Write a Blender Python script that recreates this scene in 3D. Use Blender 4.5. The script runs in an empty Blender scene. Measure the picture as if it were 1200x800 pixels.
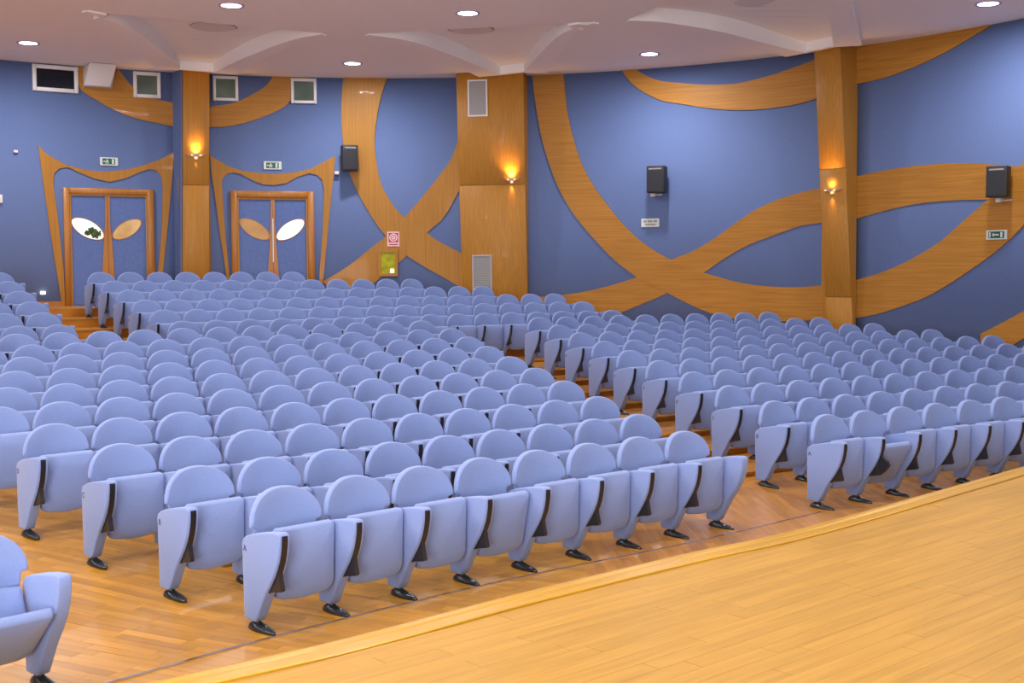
import bpy, bmesh, math, random
from mathutils import Vector, Matrix
from mathutils.geometry import tessellate_polygon

random.seed(7)
SC = bpy.context.scene
COL = SC.collection
R2 = lambda a, b: random.uniform(a, b)

# ------------------------------------------------------------------ camera
CAM_H, PITCH, ROLL, FPX = 2.15792, -0.05758, -0.00289, 1400.97
cp, sp = math.cos(PITCH), math.sin(PITCH)
cr, sr = math.cos(ROLL), math.sin(ROLL)
fwd = Vector((0, cp, sp)); right0 = Vector((1, 0, 0)); up0 = Vector((0, -sp, cp))
right = cr * right0 + sr * up0
up = cr * up0 - sr * right0
cam_data = bpy.data.cameras.new('camera')
cam_data.sensor_width = 36.0
cam_data.lens = FPX / 1200.0 * 36.0
cam = bpy.data.objects.new('camera', cam_data)
COL.objects.link(cam)
m = Matrix.Identity(4)
for i in range(3):
    m[i][0] = right[i]; m[i][1] = up[i]; m[i][2] = -fwd[i]
m[2][3] = CAM_H
cam.matrix_world = m
SC.camera = cam
CAMO = Vector((0, 0, CAM_H))

# ------------------------------------------------------------------ world, lights, exposure
world = bpy.data.worlds.new('world'); SC.world = world
world.use_nodes = True
world.node_tree.nodes['Background'].inputs[0].default_value = (0.97, 0.95, 1.0, 1)
world.node_tree.nodes['Background'].inputs[1].default_value = 0.50
SC.view_settings.view_transform = 'Standard'
SC.view_settings.look = 'None'
SC.view_settings.exposure = 0.0
SC.view_settings.gamma = 1.0

def area_light(name, loc, aim, size, power, color, shape='SQUARE'):
    l = bpy.data.lights.new(name, 'AREA'); l.shape = shape; l.size = size
    l.energy = power; l.color = color
    o = bpy.data.objects.new(name, l); COL.objects.link(o)
    o.location = loc
    o.rotation_euler = (Vector(aim) - Vector(loc)).to_track_quat('-Z', 'Y').to_euler()
    return o
# unseen fill lights added to brighten seats, walls and ceiling
area_light('fill_front', (-1.5, -2.0, 4.6), (-1.5, 16, 4.9), 3.0, 200, (0.95, 0.97, 1.0))
area_light('fill_ceiling', (-2.0, -3.0, 1.2), (-2.0, 13, 6.6), 3.2, 1150, (1.0, 0.96, 0.98))
area_light('fill_side', (-8.0, 0.5, 4.2), (8.0, 16.5, 0.8), 2.5, 330, (1.0, 0.97, 0.98))

DOWN_W = 105.0            # ceiling downlight
DOWN_C = (0.95, 0.95, 1.0)
SCONCE_W = 7.0

# ------------------------------------------------------------------ layout constants
ARC = Vector((26.29283, -21.13175))
R1, DR, GAP = 39.84572, 0.95278, 0.68193
Z = [0.0, 0.025, 0.091, 0.161, 0.226, 0.292, 0.361, 0.436, 0.509, 0.594, 0.624, 0.769, 0.911, 1.062, 1.213, 1.365]
Z_LAND = 1.52
PITCH_S = 0.55
WC = Vector((-2.43, 12.81)); WR = 12.97
ZC = 6.3
ZS = 0.5                 # stage height
def RK(k): return R1 + DR * (k - 1) + (GAP if k > 10 else 0)

def ray(px, py):
    a0, b0 = px - 600.0, py - 400.0
    u = cr * a0 + sr * b0; v = -sr * a0 + cr * b0
    return Vector((u / FPX, cp + (v / FPX) * sp, sp - (v / FPX) * cp))
def on_z(px, py, z):
    r = ray(px, py); t = (z - CAM_H) / r.z
    return Vector((r.x * t, r.y * t, z))
def on_wall(px, py, inset=0.0):
    r = ray(px, py); R = WR - inset
    ox, oy = -WC.x, -WC.y
    A = r.x ** 2 + r.y ** 2; B = 2 * (ox * r.x + oy * r.y); Cc = ox * ox + oy * oy - R * R
    t = (-B + math.sqrt(max(B * B - 4 * A * Cc, 0))) / (2 * A)
    p = CAMO + r * t
    if p.z > ZC: p.z = ZC
    return p
def project(p):
    q = Vector(p) - CAMO
    F = q.dot(fwd); return 600 + FPX * q.dot(right) / F, 400 - FPX * q.dot(up) / F
def wall_frame(px, py, inset=0.0):
    """origin on the wall, tangent (towards picture right), up, inward normal"""
    o = on_wall(px, py, inset)
    n = Vector((WC.x - o.x, WC.y - o.y, 0)).normalized()
    t = Vector((-n.y, n.x, 0))
    if t.dot(right) < 0: t = -t
    return o, t, Vector((0, 0, 1)), n
def on_frame(px, py, fr):
    o, t, u, n = fr
    r = ray(px, py); s = (o - CAMO).dot(n) / r.dot(n)
    p = CAMO + r * s - o
    return p.dot(t), p.dot(u)

# ------------------------------------------------------------------ materials
def mat(name, color, rough=0.6, metal=0.0, spec=0.5, sheen=0.0, emit=None, estr=0.0, coat=0.0):
    m = bpy.data.materials.new(name); m.use_nodes = True
    b = m.node_tree.nodes['Principled BSDF']
    b.inputs['Base Color'].default_value = (*color, 1)
    b.inputs['Roughness'].default_value = rough
    b.inputs['Metallic'].default_value = metal
    b.inputs['Specular IOR Level'].default_value = spec
    b.inputs['Sheen Weight'].default_value = sheen
    b.inputs['Coat Weight'].default_value = coat
    if emit:
        b.inputs['Emission Color'].default_value = (*emit, 1)
        b.inputs['Emission Strength'].default_value = estr
    return m
def noise_color(m, c1, c2, scale, detail=3, vec_scale=(1, 1, 1), rot=(0, 0, 0), bump=0.0, lo=0.3, hi=0.7, coord='Object', island=0.0, lowvar=0.0):
    nt = m.node_tree; N = nt.nodes; L = nt.links; b = N['Principled BSDF']
    tc = N.new('ShaderNodeTexCoord')
    mp = N.new('ShaderNodeMapping'); mp.vector_type = 'TEXTURE' if False else 'POINT'
    # rotate first, then stretch
    mr = N.new('ShaderNodeMapping'); mr.inputs['Rotation'].default_value = rot
    mp.inputs['Scale'].default_value = vec_scale
    if coord == 'World':
        g = N.new('ShaderNodeNewGeometry'); L.new(g.outputs['Position'], mr.inputs[0])
    else:
        L.new(tc.outputs[coord], mr.inputs[0])
    L.new(mr.outputs[0], mp.inputs[0])
    no = N.new('ShaderNodeTexNoise'); no.inputs['Scale'].default_value = scale; no.inputs['Detail'].default_value = detail
    L.new(mp.outputs[0], no.inputs['Vector'])
    rp = N.new('ShaderNodeValToRGB')
    rp.color_ramp.elements[0].position = lo; rp.color_ramp.elements[0].color = (*c1, 1)
    rp.color_ramp.elements[1].position = hi; rp.color_ramp.elements[1].color = (*c2, 1)
    L.new(no.outputs['Fac'], rp.inputs[0])
    out = rp.outputs[0]
    if island:
        g2 = N.new('ShaderNodeNewGeometry'); oi = N.new('ShaderNodeObjectInfo')
        ad = N.new('ShaderNodeMath'); ad.operation = 'ADD'
        L.new(g2.outputs['Random Per Island'], ad.inputs[0]); L.new(oi.outputs['Random'], ad.inputs[1])
        fr = N.new('ShaderNodeMath'); fr.operation = 'FRACT'; L.new(ad.outputs[0], fr.inputs[0])
        mr2 = N.new('ShaderNodeMapRange'); mr2.inputs['To Min'].default_value = 1 - island; mr2.inputs['To Max'].default_value = 1 + island * 0.5
        L.new(fr.outputs[0], mr2.inputs['Value'])
        hs = N.new('ShaderNodeHueSaturation'); L.new(out, hs.inputs['Color']); L.new(mr2.outputs[0], hs.inputs['Value'])
        out = hs.outputs[0]
    if lowvar:
        n3 = N.new('ShaderNodeTexNoise'); n3.inputs['Scale'].default_value = 0.8; n3.inputs['Detail'].default_value = 2
        L.new(mr.outputs[0], n3.inputs['Vector'])
        m3 = N.new('ShaderNodeMapRange'); m3.inputs['To Min'].default_value = 1 - lowvar; m3.inputs['To Max'].default_value = 1 + lowvar
        L.new(n3.outputs['Fac'], m3.inputs['Value'])
        h3 = N.new('ShaderNodeHueSaturation'); L.new(out, h3.inputs['Color']); L.new(m3.outputs[0], h3.inputs['Value'])
        out = h3.outputs[0]
    L.new(out, b.inputs['Base Color'])
    if bump:
        bp = N.new('ShaderNodeBump'); bp.inputs['Strength'].default_value = bump; bp.inputs['Distance'].default_value = 0.002
        L.new(no.outputs['Fac'], bp.inputs['Height']); L.new(bp.outputs[0], b.inputs['Normal'])
    return m

M = {}
M['wall'] = noise_color(mat('blue_wall_fabric', (0.1, 0.15, 0.42), 0.8, sheen=0.0), (0.094, 0.142, 0.300), (0.114, 0.167, 0.345), 60, 2, bump=0.2, coord='World')
M['fabric'] = noise_color(mat('seat_fabric', (0.25, 0.33, 0.72), 0.85, sheen=0.25), (0.172, 0.240, 0.475), (0.186, 0.258, 0.505), 90, 2, bump=0.25)
M['wood_v'] = noise_color(mat('wood_veneer_upright', (0.5, 0.2, 0.04), 0.5, spec=0.25, coat=0.03), (0.35, 0.150, 0.020), (0.45, 0.205, 0.032), 1.0, 4, vec_scale=(55, 55, 1.0), coord='World', lowvar=0.08)
M['wood_h'] = noise_color(mat('wood_veneer_level', (0.5, 0.2, 0.04), 0.5, spec=0.25, coat=0.03), (0.33, 0.138, 0.018), (0.46, 0.205, 0.032), 1.0, 4, vec_scale=(1.1, 1.1, 45), coord='World', lowvar=0.08)
M['wood_dark'] = noise_color(mat('door_frame_wood', (0.3, 0.1, 0.02), 0.4), (0.36, 0.130, 0.016), (0.45, 0.18, 0.024), 1.0, 4, vec_scale=(26, 26, 1.2), coord='World')
def floor_wood(name, c1, c2, ang, rough, island, coat=0.3):
    m = noise_color(mat(name, c1, rough, coat=coat, spec=0.3), c1, c2, 1.0, 5, vec_scale=(1.6, 26, 3), rot=(0, 0, -math.radians(ang)), coord='World', island=island, lowvar=0.06)
    m.node_tree.nodes['Principled BSDF'].inputs['Coat Roughness'].default_value = 0.28
    return m
M['stage'] = floor_wood('stage_wood', (0.37, 0.188, 0.017), (0.47, 0.250, 0.030), 42, 0.5, 0.07, 0.05)
M['nosing'] = floor_wood('stage_nosing_wood', (0.42, 0.215, 0.010), (0.52, 0.28, 0.018), 45, 0.35, 0.04, 0.15)
M['floor_a'] = floor_wood('parquet_wood_front', (0.42, 0.188, 0.018), (0.54, 0.262, 0.034), -25, 0.36, 0.22, 0.35)
M['floor_b'] = floor_wood('parquet_wood_side', (0.40, 0.160, 0.022), (0.52, 0.235, 0.038), -87, 0.34, 0.20, 0.4)
M['tier'] = floor_wood('tier_wood', (0.46, 0.17, 0.015), (0.58, 0.25, 0.03), 44, 0.35, 0.0, 0.4)
M['ceiling'] = mat('ceiling_plaster', (0.90, 0.885, 0.885), 0.9)
M['black'] = mat('black_plastic', (0.012, 0.012, 0.014), 0.35)
M['foot'] = mat('black_painted_metal', (0.012, 0.016, 0.018), 0.3, spec=0.6)
M['tablet'] = mat('dark_brown_tablet', (0.018, 0.015, 0.015), 0.35)
M['chrome'] = mat('polished_metal', (0.75, 0.76, 0.74), 0.12, metal=1.0)
M['white'] = mat('white_paint', (0.72, 0.70, 0.70), 0.5)
M['grey'] = mat('grey_grille', (0.30, 0.29, 0.28), 0.6)
M['grey_slat'] = mat('grille_slat', (0.40, 0.38, 0.37), 0.5)
M['glass_dark'] = mat('dark_window_glass', (0.006, 0.008, 0.016), 0.15, spec=0.3)
M['glass_green'] = noise_color(mat('greenish_window_glass', (0.10, 0.16, 0.12), 0.15, spec=0.7), (0.05, 0.085, 0.065), (0.15, 0.21, 0.16), 1.4, 2, coord='World')
M['door_blue'] = noise_color(mat('blue_door_leaf', (0.1, 0.14, 0.38), 0.6), (0.075, 0.130, 0.33), (0.095, 0.155, 0.385), 20, 2, coord='World')
M['speaker'] = mat('speaker_box', (0.02, 0.021, 0.024), 0.5)
M['speaker_side'] = mat('speaker_side', (0.10, 0.10, 0.09), 0.5)
M['speaker_grille'] = noise_color(mat('speaker_grille', (0.01, 0.01, 0.013), 0.6), (0.006, 0.006, 0.009), (0.02, 0.02, 0.028), 120, 1)
M['lamp'] = mat('lamp_glow', (1, 1, 1), 0.5, emit=(0.93, 0.90, 1.0), estr=9.0)
M['lamp_rim'] = mat('lamp_rim', (0.50, 0.44, 0.72), 0.4)
M['sconce_glass'] = mat('sconce_glass', (0.9, 0.8, 0.6), 0.4, emit=(1.0, 0.62, 0.18), estr=5.0)
M['sconce_metal'] = mat('sconce_metal', (0.85, 0.80, 0.76), 0.4)
M['steplight'] = mat('step_light_glow', (1, 1, 0.9), 0.4, emit=(1.0, 0.88, 0.62), estr=3.5)
M['green'] = mat('sign_green', (0.005, 0.10, 0.045), 0.4)
M['signwhite'] = mat('sign_white', (0.62, 0.66, 0.62), 0.4)
M['red'] = mat('sign_red', (0.45, 0.02, 0.05), 0.4)
M['pink'] = mat('sign_pale', (0.80, 0.55, 0.55), 0.4)
M['yellow'] = noise_color(mat('yellow_hose_door', (0.55, 0.50, 0.02), 0.5, spec=0.2), (0.26, 0.25, 0.005), (0.50, 0.47, 0.01), 9, 2, coord='World')
M['letter'] = mat('dark_blue_thread', (0.03, 0.04, 0.12), 0.7)
M['daylight'] = noise_color(mat('daylit_door_glass', (0.9, 0.95, 0.9), 0.1, emit=(0.93, 1.0, 0.95), estr=0.6), (0.8, 0.85, 0.8), (0.9, 0.95, 0.9), 3)
M['wood_reflection'] = noise_color(mat('door_glass_wood_reflection', (0.75, 0.5, 0.2), 0.08, spec=0.8), (0.62, 0.36, 0.10), (0.86, 0.62, 0.30), 2.5, 2, coord='World')  # reflection of the wooden interior painted into the pane colour
M['orange_glass'] = noise_color(mat('orange_door_glass', (0.5, 0.26, 0.06), 0.3, spec=0.3), (0.40, 0.19, 0.04), (0.55, 0.30, 0.08), 2.5, 2, coord='World')
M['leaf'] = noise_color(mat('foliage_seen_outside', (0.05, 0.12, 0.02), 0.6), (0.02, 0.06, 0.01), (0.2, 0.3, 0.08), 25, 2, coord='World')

# ------------------------------------------------------------------ helpers
def mesh_obj(name, verts, faces, material, parent=None, smooth=False, loc=None):
    me = bpy.data.meshes.new(name)
    me.from_pydata([tuple(v) for v in verts], [], faces)
    bm = bmesh.new(); bm.from_mesh(me)
    bmesh.ops.recalc_face_normals(bm, faces=bm.faces)
    bm.to_mesh(me); bm.free()
    me.materials.append(material)
    if smooth:
        me.polygons.foreach_set('use_smooth', [True] * len(me.polygons))
    o = bpy.data.objects.new(name, me); COL.objects.link(o)
    if parent: o.parent = parent
    if loc is not None: o.location = loc
    return o
def empty(name, loc=(0, 0, 0), rz=0.0):
    o = bpy.data.objects.new(name, None); COL.objects.link(o)
    o.location = loc; o.rotation_euler = (0, 0, rz); o.empty_display_size = 0.1
    return o
def tag(o, label, cat, group=None):
    o['label'] = label; o['category'] = cat
    if group: o['group'] = group
    return o
def struct(o, label=None):
    o['kind'] = 'structure'
    if label: o['label'] = label
    return o
def box(x0, x1, y0, y1, z0, z1):
    v = [(x, y, z) for x in (x0, x1) for y in (y0, y1) for z in (z0, z1)]
    f = [(0, 1, 3, 2), (4, 6, 7, 5), (0, 4, 5, 1), (2, 3, 7, 6), (0, 2, 6, 4), (1, 5, 7, 3)]
    return v, f
def join(parts):
    V, F = [], []
    for v, f in parts:
        n = len(V); V += list(v); F += [tuple(i + n for i in q) for q in f]
    return V, F
def bevel_mesh(o, w, seg=2, ang=40):
    bm = bmesh.new(); bm.from_mesh(o.data)
    es = [e for e in bm.edges if len(e.link_faces) == 2 and e.calc_face_angle(0) > math.radians(ang)]
    bmesh.ops.bevel(bm, geom=es, offset=w, segments=seg, profile=0.6, affect='EDGES', clamp_overlap=True)
    bm.to_mesh(o.data); bm.free()
    o.data.polygons.foreach_set('use_smooth', [True] * len(o.data.polygons))
    o.data.update()
    return o
def in_frame(fr, verts, rel):
    """local (u right, v up, w inward) -> coordinates relative to rel"""
    o, t, u, n = fr
    return [o + t * a + u * b + n * c - rel for a, b, c in verts]
def fbox(fr, u0, u1, v0, v1, w0, w1, rel):
    v, f = box(u0, u1, v0, v1, w0, w1)
    return in_frame(fr, v, rel), f
def prism(poly, w0, w1):
    """poly in (a,b) extruded along the third axis"""
    n = len(poly)
    v = [(a, b, w0) for a, b in poly] + [(a, b, w1) for a, b in poly]
    f = [tuple(range(n)), tuple(range(2 * n - 1, n - 1, -1))] + [(i, (i + 1) % n, n + (i + 1) % n, n + i) for i in range(n)]
    return v, f
def catmull(pts, n):
    P = [Vector((p[0], p[1])) for p in pts]
    ext = [P[0] * 2 - P[1]] + P + [P[-1] * 2 - P[-2]]
    fine = []
    for i in range(1, len(ext) - 2):
        a, b, c, d = ext[i - 1], ext[i], ext[i + 1], ext[i + 2]
        for s in range(12):
            t = s / 12
            fine.append(0.5 * ((2 * b) + (c - a) * t + (2 * a - 5 * b + 4 * c - d) * t * t + (3 * b - a - 3 * c + d) * t ** 3))
    fine.append(P[-1])
    L = [0]
    for i in range(1, len(fine)): L.append(L[-1] + (fine[i] - fine[i - 1]).length)
    out = []; j = 0
    for k in range(n):
        s = L[-1] * k / (n - 1)
        while j < len(L) - 2 and L[j + 1] < s: j += 1
        t = (s - L[j]) / max(L[j + 1] - L[j], 1e-9)
        q = fine[j].lerp(fine[j + 1], min(max(t, 0), 1)); out.append((q.x, q.y))
    return out

# ------------------------------------------------------------------ walls and ceiling
def wall_arc(a0, a1, n, z0, z1, r_in, r_out):
    V, F = [], []
    for i in range(n + 1):
        a = a0 + (a1 - a0) * i / n
        for r in (r_in, r_out):
            for z in (z0, z1):
                V.append((WC.x + r * math.sin(a), WC.y + r * math.cos(a), z))
    for i in range(n):
        b = 4 * i; c = b + 4
        F += [(b, c, c + 1, b + 1), (b + 2, b + 3, c + 3, c + 2), (b + 1, c + 1, c + 3, b + 3), (b, b + 2, c + 2, c)]
    F += [(0, 1, 3, 2), (4 * n, 4 * n + 2, 4 * n + 3, 4 * n + 1)]
    return V, F
# the curved wall: angle measured from +y, positive to picture right
def wall_ang(px, py):
    p = on_wall(px, py); return math.atan2(p.x - WC.x, p.y - WC.y)
A1, A3 = wall_ang(209, 200), wall_ang(1001, 200)
D2R = math.radians
for nm, a0, a1 in (('wall_left', D2R(-112), A1), ('wall_back', A1, A3), ('wall_right', A3, D2R(104))):
    v, f = wall_arc(a0, a1, max(8, int(abs(a1 - a0) * 40)), -0.35, ZC, WR, WR + 0.2)
    struct(mesh_obj(nm, v, f, M['wall'], smooth=False))
for o in bpy.data.objects:
    if o.name.startswith('wall_'):
        o.data.polygons.foreach_set('use_smooth', [len(p.vertices) == 4 and abs(p.normal.z) < 0.5 and p.area < 8 for p in o.data.polygons])

# recesses between the ceiling ribs, one at each pillar: lists run from tip to pillar, in picture px
REC_H = 0.20
REC = [
    dict(L=[(96, 14.5), (118, 20), (140, 28), (160, 38), (180, 52), (200, 69), (211, 82)],
         Rr=[(376, 40), (348, 45), (320, 54), (300, 62), (280, 70), (262, 79), (250, 85)]),
    dict(L=[(432, 40.6), (466, 45), (496, 52), (528, 64), (556, 75), (576, 84), (586, 88)],
         Rr=[(695, 27), (688, 29), (670, 34), (654, 42), (642, 53), (626, 70), (614, 85)]),
    dict(L=[(737, 23.6), (770, 25), (800, 29), (840, 36), (880, 46), (920, 56.5), (945, 62)],
         Rr=[(952, -70), (960, -40), (968, -10), (971, 8), (973, 26), (975, 42), (977, 55)]),
]
def drop(t): return 0.02 + 0.11 * t ** 1.3
ceil_holes = []
ceiling = empty('ceiling', (0, 8, ZC)); struct(ceiling)
CREL = Vector((0, 8, ZC))
for rc in REC:
    sides = []
    for key in ('L', 'Rr'):
        pts = catmull(rc[key], 22)
        w = [on_z(x, y, ZC - drop(i / 21)) for i, (x, y) in enumerate(pts)]
        sides.append(w)
    Lw, Rw = sides
    hole = [(p.x, p.y) for p in Lw] + [(p.x, p.y) for p in reversed(Rw)]
    ceil_holes.append(hole)
    cen = Vector((sum(h[0] for h in hole) / len(hole), sum(h[1] for h in hole) / len(hole)))
    # recess lid
    tri = tessellate_polygon([[Vector((x, y, 0)) for x, y in hole]])
    n = len(hole)
    def lidz(i):
        t = (i if i < 22 else 43 - i) / 21
        return REC_H - 0.14 * max(0.0, (t - 0.55) / 0.45) ** 1.5
    V = [Vector((x, y, ZC + lidz(i))) - CREL for i, (x, y) in enumerate(hole)] + [Vector((x, y, ZC + REC_H + 0.05)) - CREL for x, y in hole]
    F = [tuple(t) for t in tri] + [tuple(reversed([i + n for i in t])) for t in tri] + [(i, (i + 1) % n, n + (i + 1) % n, n + i) for i in range(n)]
    struct(mesh_obj('recess_panel', V, F, M['ceiling'], ceiling))
    # near lip of the recess
    a, b = Lw[0], Rw[0]
    dv = (b - a); dv.z = 0; nv = Vector((dv.y, -dv.x, 0)).normalized()
    if nv.dot(Vector((cen.x, cen.y, 0)) - a) > 0: nv = -nv
    V = []
    for p in (a, b):
        for q in (p, p + nv * 0.06):
            for z in (ZC + 0.001, ZC + REC_H + 0.05): V.append(Vector((q.x, q.y, z)) - CREL)
    struct(mesh_obj('recess_lip', V, [(0, 1, 3, 2), (4, 6, 7, 5), (0, 4, 5, 1), (2, 3, 7, 6), (0, 2, 6, 4), (1, 5, 7, 3)], M['ceiling'], ceiling))
    # ribs
    for w in (Lw, Rw):
        V = []; m_ = len(w)
        for i, p in enumerate(w):
            t = i / (m_ - 1)
            d = (w[min(i + 1, m_ - 1)] - w[max(i - 1, 0)]); d.z = 0; d.normalize()
            nn = Vector((d.y, -d.x, 0))
            if nn.dot(Vector((cen.x, cen.y, 0)) - Vector((p.x, p.y, 0))) > 0: nn = -nn
            q = p + nn * (0.14 + 0.34 * t)
            dz = drop(t) + 0.004
            V += [Vector((p.x, p.y, ZC + REC_H + 0.04)) - CREL, Vector((p.x, p.y, ZC - dz)) - CREL,
                  Vector((q.x, q.y, ZC - dz)) - CREL, Vector((q.x, q.y, ZC + REC_H + 0.04)) - CREL]
        F = []
        for i in range(m_ - 1):
            b_ = 4 * i; c_ = b_ + 4
            for k in range(4):
                F.append((b_ + k, b_ + (k + 1) % 4, c_ + (k + 1) % 4, c_ + k))
        F += [(0, 1, 2, 3), tuple(4 * (m_ - 1) + k for k in (3, 2, 1, 0))]
        o = mesh_obj('ceiling_rib', V, F, M['ceiling'], ceiling)
        struct(o)
    # closing wall of the recess above the pillar
    a, b = Lw[-1], Rw[-1]
    V = []
    ev = (b - a).normalized(); nn = Vector((-ev.y, ev.x, 0))
    if nn.dot(Vector((cen.x, cen.y, 0)) - Vector((a.x, a.y, 0))) > 0: nn = -nn
    for p in (a - ev * 0.1, b + ev * 0.1):
        for q in (p, p + nn * 0.12):
            for z in (ZC - 0.11, ZC + REC_H + 0.05): V.append(Vector((q.x, q.y, z)) - CREL)
    struct(mesh_obj('recess_end', V, [(0, 1, 3, 2), (4, 6, 7, 5), (0, 4, 5, 1), (2, 3, 7, 6), (0, 2, 6, 4), (1, 5, 7, 3)], M['ceiling'], ceiling))
# ceiling slab with holes
outer = []
for i in range(61):
    a = D2R(-112) + D2R(216) * i / 60
    outer.append((WC.x + (WR + 0.2) * math.sin(a), WC.y + (WR + 0.2) * math.cos(a)))
outer += [(12.5, 2.0), (12.5, -4.5), (-14.5, -4.5), (-15.0, 4.0)]
loops = [[Vector((x, y, 0)) for x, y in outer]] + [[Vector((x, y, 0)) for x, y in h] for h in ceil_holes]
tri = tessellate_polygon(loops)
flat = [p for l in loops for p in l]
V = [Vector((p.x, p.y, ZC)) - CREL for p in flat]
o = mesh_obj('ceiling_panel', V, [tuple(t) for t in tri], M['ceiling'], ceiling); struct(o)

# ------------------------------------------------------------------ tiers of the floor
def ring_limits(r):
    """angles (about ARC) at which the ring of radius r meets the room wall"""
    prev = None; res = []
    for i in range(0, 3000):
        a = -1.45 + i * 0.0005 * 1.0
        p = Vector((ARC.x + r * math.sin(a), ARC.y + r * math.cos(a)))
        ins = (p - WC).length < WR - 0.01
        if prev is not None and ins != prev: res.append(a)
        prev = ins
    return res
def arcp(r, a, z=0.0): return Vector((ARC.x + r * math.sin(a), ARC.y + r * math.cos(a), z))
A_LEFT = -0.7640
RAMP = [(30, 0.0), (RK(1) + 0.1, 0.0), (RK(2) - .16, .025), (RK(3) - .16, .091), (RK(4) - .16, .161), (RK(5) - .16, .226), (RK(6) - .16, .292), (RK(7) - .16, .361), (RK(8) - .16, .436)]
def ramp(r):
    for (r0, z0), (r1, z1) in zip(RAMP, RAMP[1:]):
        if r <= r1: return z0 + (z1 - z0) * max(0, (r - r0)) / (r1 - r0)
    return RAMP[-1][1]
FLOOR_REL = Vector((0, 12, 0))
floor_root = empty('floor', FLOOR_REL); struct(floor_root)
def ring_slab(r0, r1, a0, a1, zt, zb, n=24):
    V, F = [], []
    for i in range(n + 1):
        a = a0 + (a1 - a0) * i / n
        for r in (r0, r1):
            z = zt(r) if callable(zt) else zt
            V += [arcp(r, a, zb) - FLOOR_REL, arcp(r, a, z) - FLOOR_REL]
    for i in range(n):
        b = 4 * i; c = b + 4
        F += [(b, c, c + 1, b + 1), (b + 1, c + 1, c + 3, b + 3), (b + 3, c + 3, c + 2, b + 2), (b, b + 2, c + 2, c)]
    F += [(0, 1, 3, 2), (4 * n, 4 * n + 2, 4 * n + 3, 4 * n + 1)]
    return V, F
EDGE = 0.72
def safe_limits(r0, r1):
    l0, l1 = ring_limits(r0), ring_limits(r1)
    lo = max([a for a in l0 + l1 if a < -0.62] or [-1.1])
    hi = min([a for a in l0 + l1 if a > -0.62] or [-0.2])
    return lo, hi
# flat front and ramp (thin base 8 mm under the parquet strips)
RSTEP = RK(3) - EDGE
def sub(r): return ramp(r) - 0.004
rr = [37.2, 39.0, RK(1) + 0.1, RK(2) - .16, RSTEP]
V, F = [], []
parts = []
for r0, r1 in zip(rr, rr[1:]): parts.append(ring_slab(r0, r1, -1.02, -0.34, sub, -0.3, 30))
V, F = join(parts)
struct(mesh_obj('subfloor', V, F, M['tier'], floor_root))
rl = [RSTEP] + [RK(k) - .16 for k in (3, 4, 5, 6, 7, 8)]
parts = [ring_slab(r0, r1, -1.0, A_LEFT, sub, -0.3, 10) for r0, r1 in zip(rl, rl[1:])]
V, F = join(parts)
struct(mesh_obj('ramp_base', V, F, M['tier'], floor_root))
for k in range(3, 18):
    zt = Z[k - 1] if k <= 16 else Z_LAND
    r0 = RK(k) - EDGE
    r1 = (RK(k + 1) - EDGE) if k < 17 else RK(17) + 3.2
    if k == 17: r0 = RK(17) - EDGE
    lo, hi = safe_limits(r0, min(r1, RK(17)))
    if k == 17:
        # landing: polygon between its edge and the room wall
        inner = [arcp(r0, lo + (hi - lo) * i / 30) for i in range(31)]
        aL = math.atan2(inner[0].x - WC.x, inner[0].y - WC.y); aR = math.atan2(inner[-1].x - WC.x, inner[-1].y - WC.y)
        outerp = [Vector((WC.x + (WR - 0.005) * math.sin(aR + (aL - aR) * i / 40), WC.y + (WR - 0.005) * math.cos(aR + (aL - aR) * i / 40), 0)) for i in range(41)]
        poly = inner + outerp
        tri = tessellate_polygon([[Vector((p.x, p.y, 0)) for p in poly]])
        n = len(poly)
        V = [Vector((p.x, p.y, zt)) - FLOOR_REL for p in poly] + [Vector((p.x, p.y, zt - 0.3)) - FLOOR_REL for p in poly]
        F = [tuple(t) for t in tri] + [tuple(reversed([i + n for i in t])) for t in tri] + [(i, (i + 1) % n, n + (i + 1) % n, n + i) for i in range(n)]
        struct(mesh_obj('landing', V, F, M['tier'], floor_root))
        continue
    if k <= 8: lo = A_LEFT
    V, F = ring_slab(r0, r1, lo, hi, zt, zt - 0.35 if k > 3 else -0.3, 40)
    struct(mesh_obj('step', V, F, M['tier'], floor_root))
    # step nosing, a thin proud lip
    V, F = ring_slab(r0 - 0.015, r0 + 0.03, lo, hi, zt + 0.004, zt - 0.022, 40)
    struct(mesh_obj('step_nosing', V, F, M['wood_h'], floor_root))

# ------------------------------------------------------------------ stage
LIP_PX = [(177, 800), (400, 750), (600, 698), (800, 650), (933, 621), (1120, 569.4), (1199, 547)]
lip = [on_z(x, y, ZS) for x, y in LIP_PX]
lip = [Vector((p.x, p.y)) for p in lip]
d0 = (lip[1] - lip[0]).normalized(); d1 = (lip[-1] - lip[-2]).normalized()
lip = [lip[0] - d0 * 4.2] + lip + [lip[-1] + d1 * 2.6]
fine = catmull(lip, 90)
fine = [Vector(p) for p in fine]
def offset_line(pts, d):
    out = []
    for i, p in enumerate(pts):
        t = (pts[min(i + 1, len(pts) - 1)] - pts[max(i - 1, 0)]).normalized()
        out.append(p + Vector((t.y, -t.x)) * d)      # towards the camera side
    return out
SREL = Vector((0, 3, 0))
stage = empty('floor_stage', SREL); struct(stage); stage.name = 'floor_stage'
poly = [Vector((p.x, p.y, 0)) for p in offset_line(fine, 0.05)] + [Vector((9.5, 6, 0)), Vector((9.5, -3.5, 0)), Vector((-7.5, -3.5, 0))]
tri = tessellate_polygon([poly]); n = len(poly)
V = [Vector((p.x, p.y, ZS - 0.006)) - SREL for p in poly] + [Vector((p.x, p.y, -0.3)) - SREL for p in poly]
F = [tuple(t) for t in tri] + [tuple(reversed([i + n for i in t])) for t in tri] + [(i, (i + 1) % n, n + (i + 1) % n, n + i) for i in range(n)]
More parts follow.
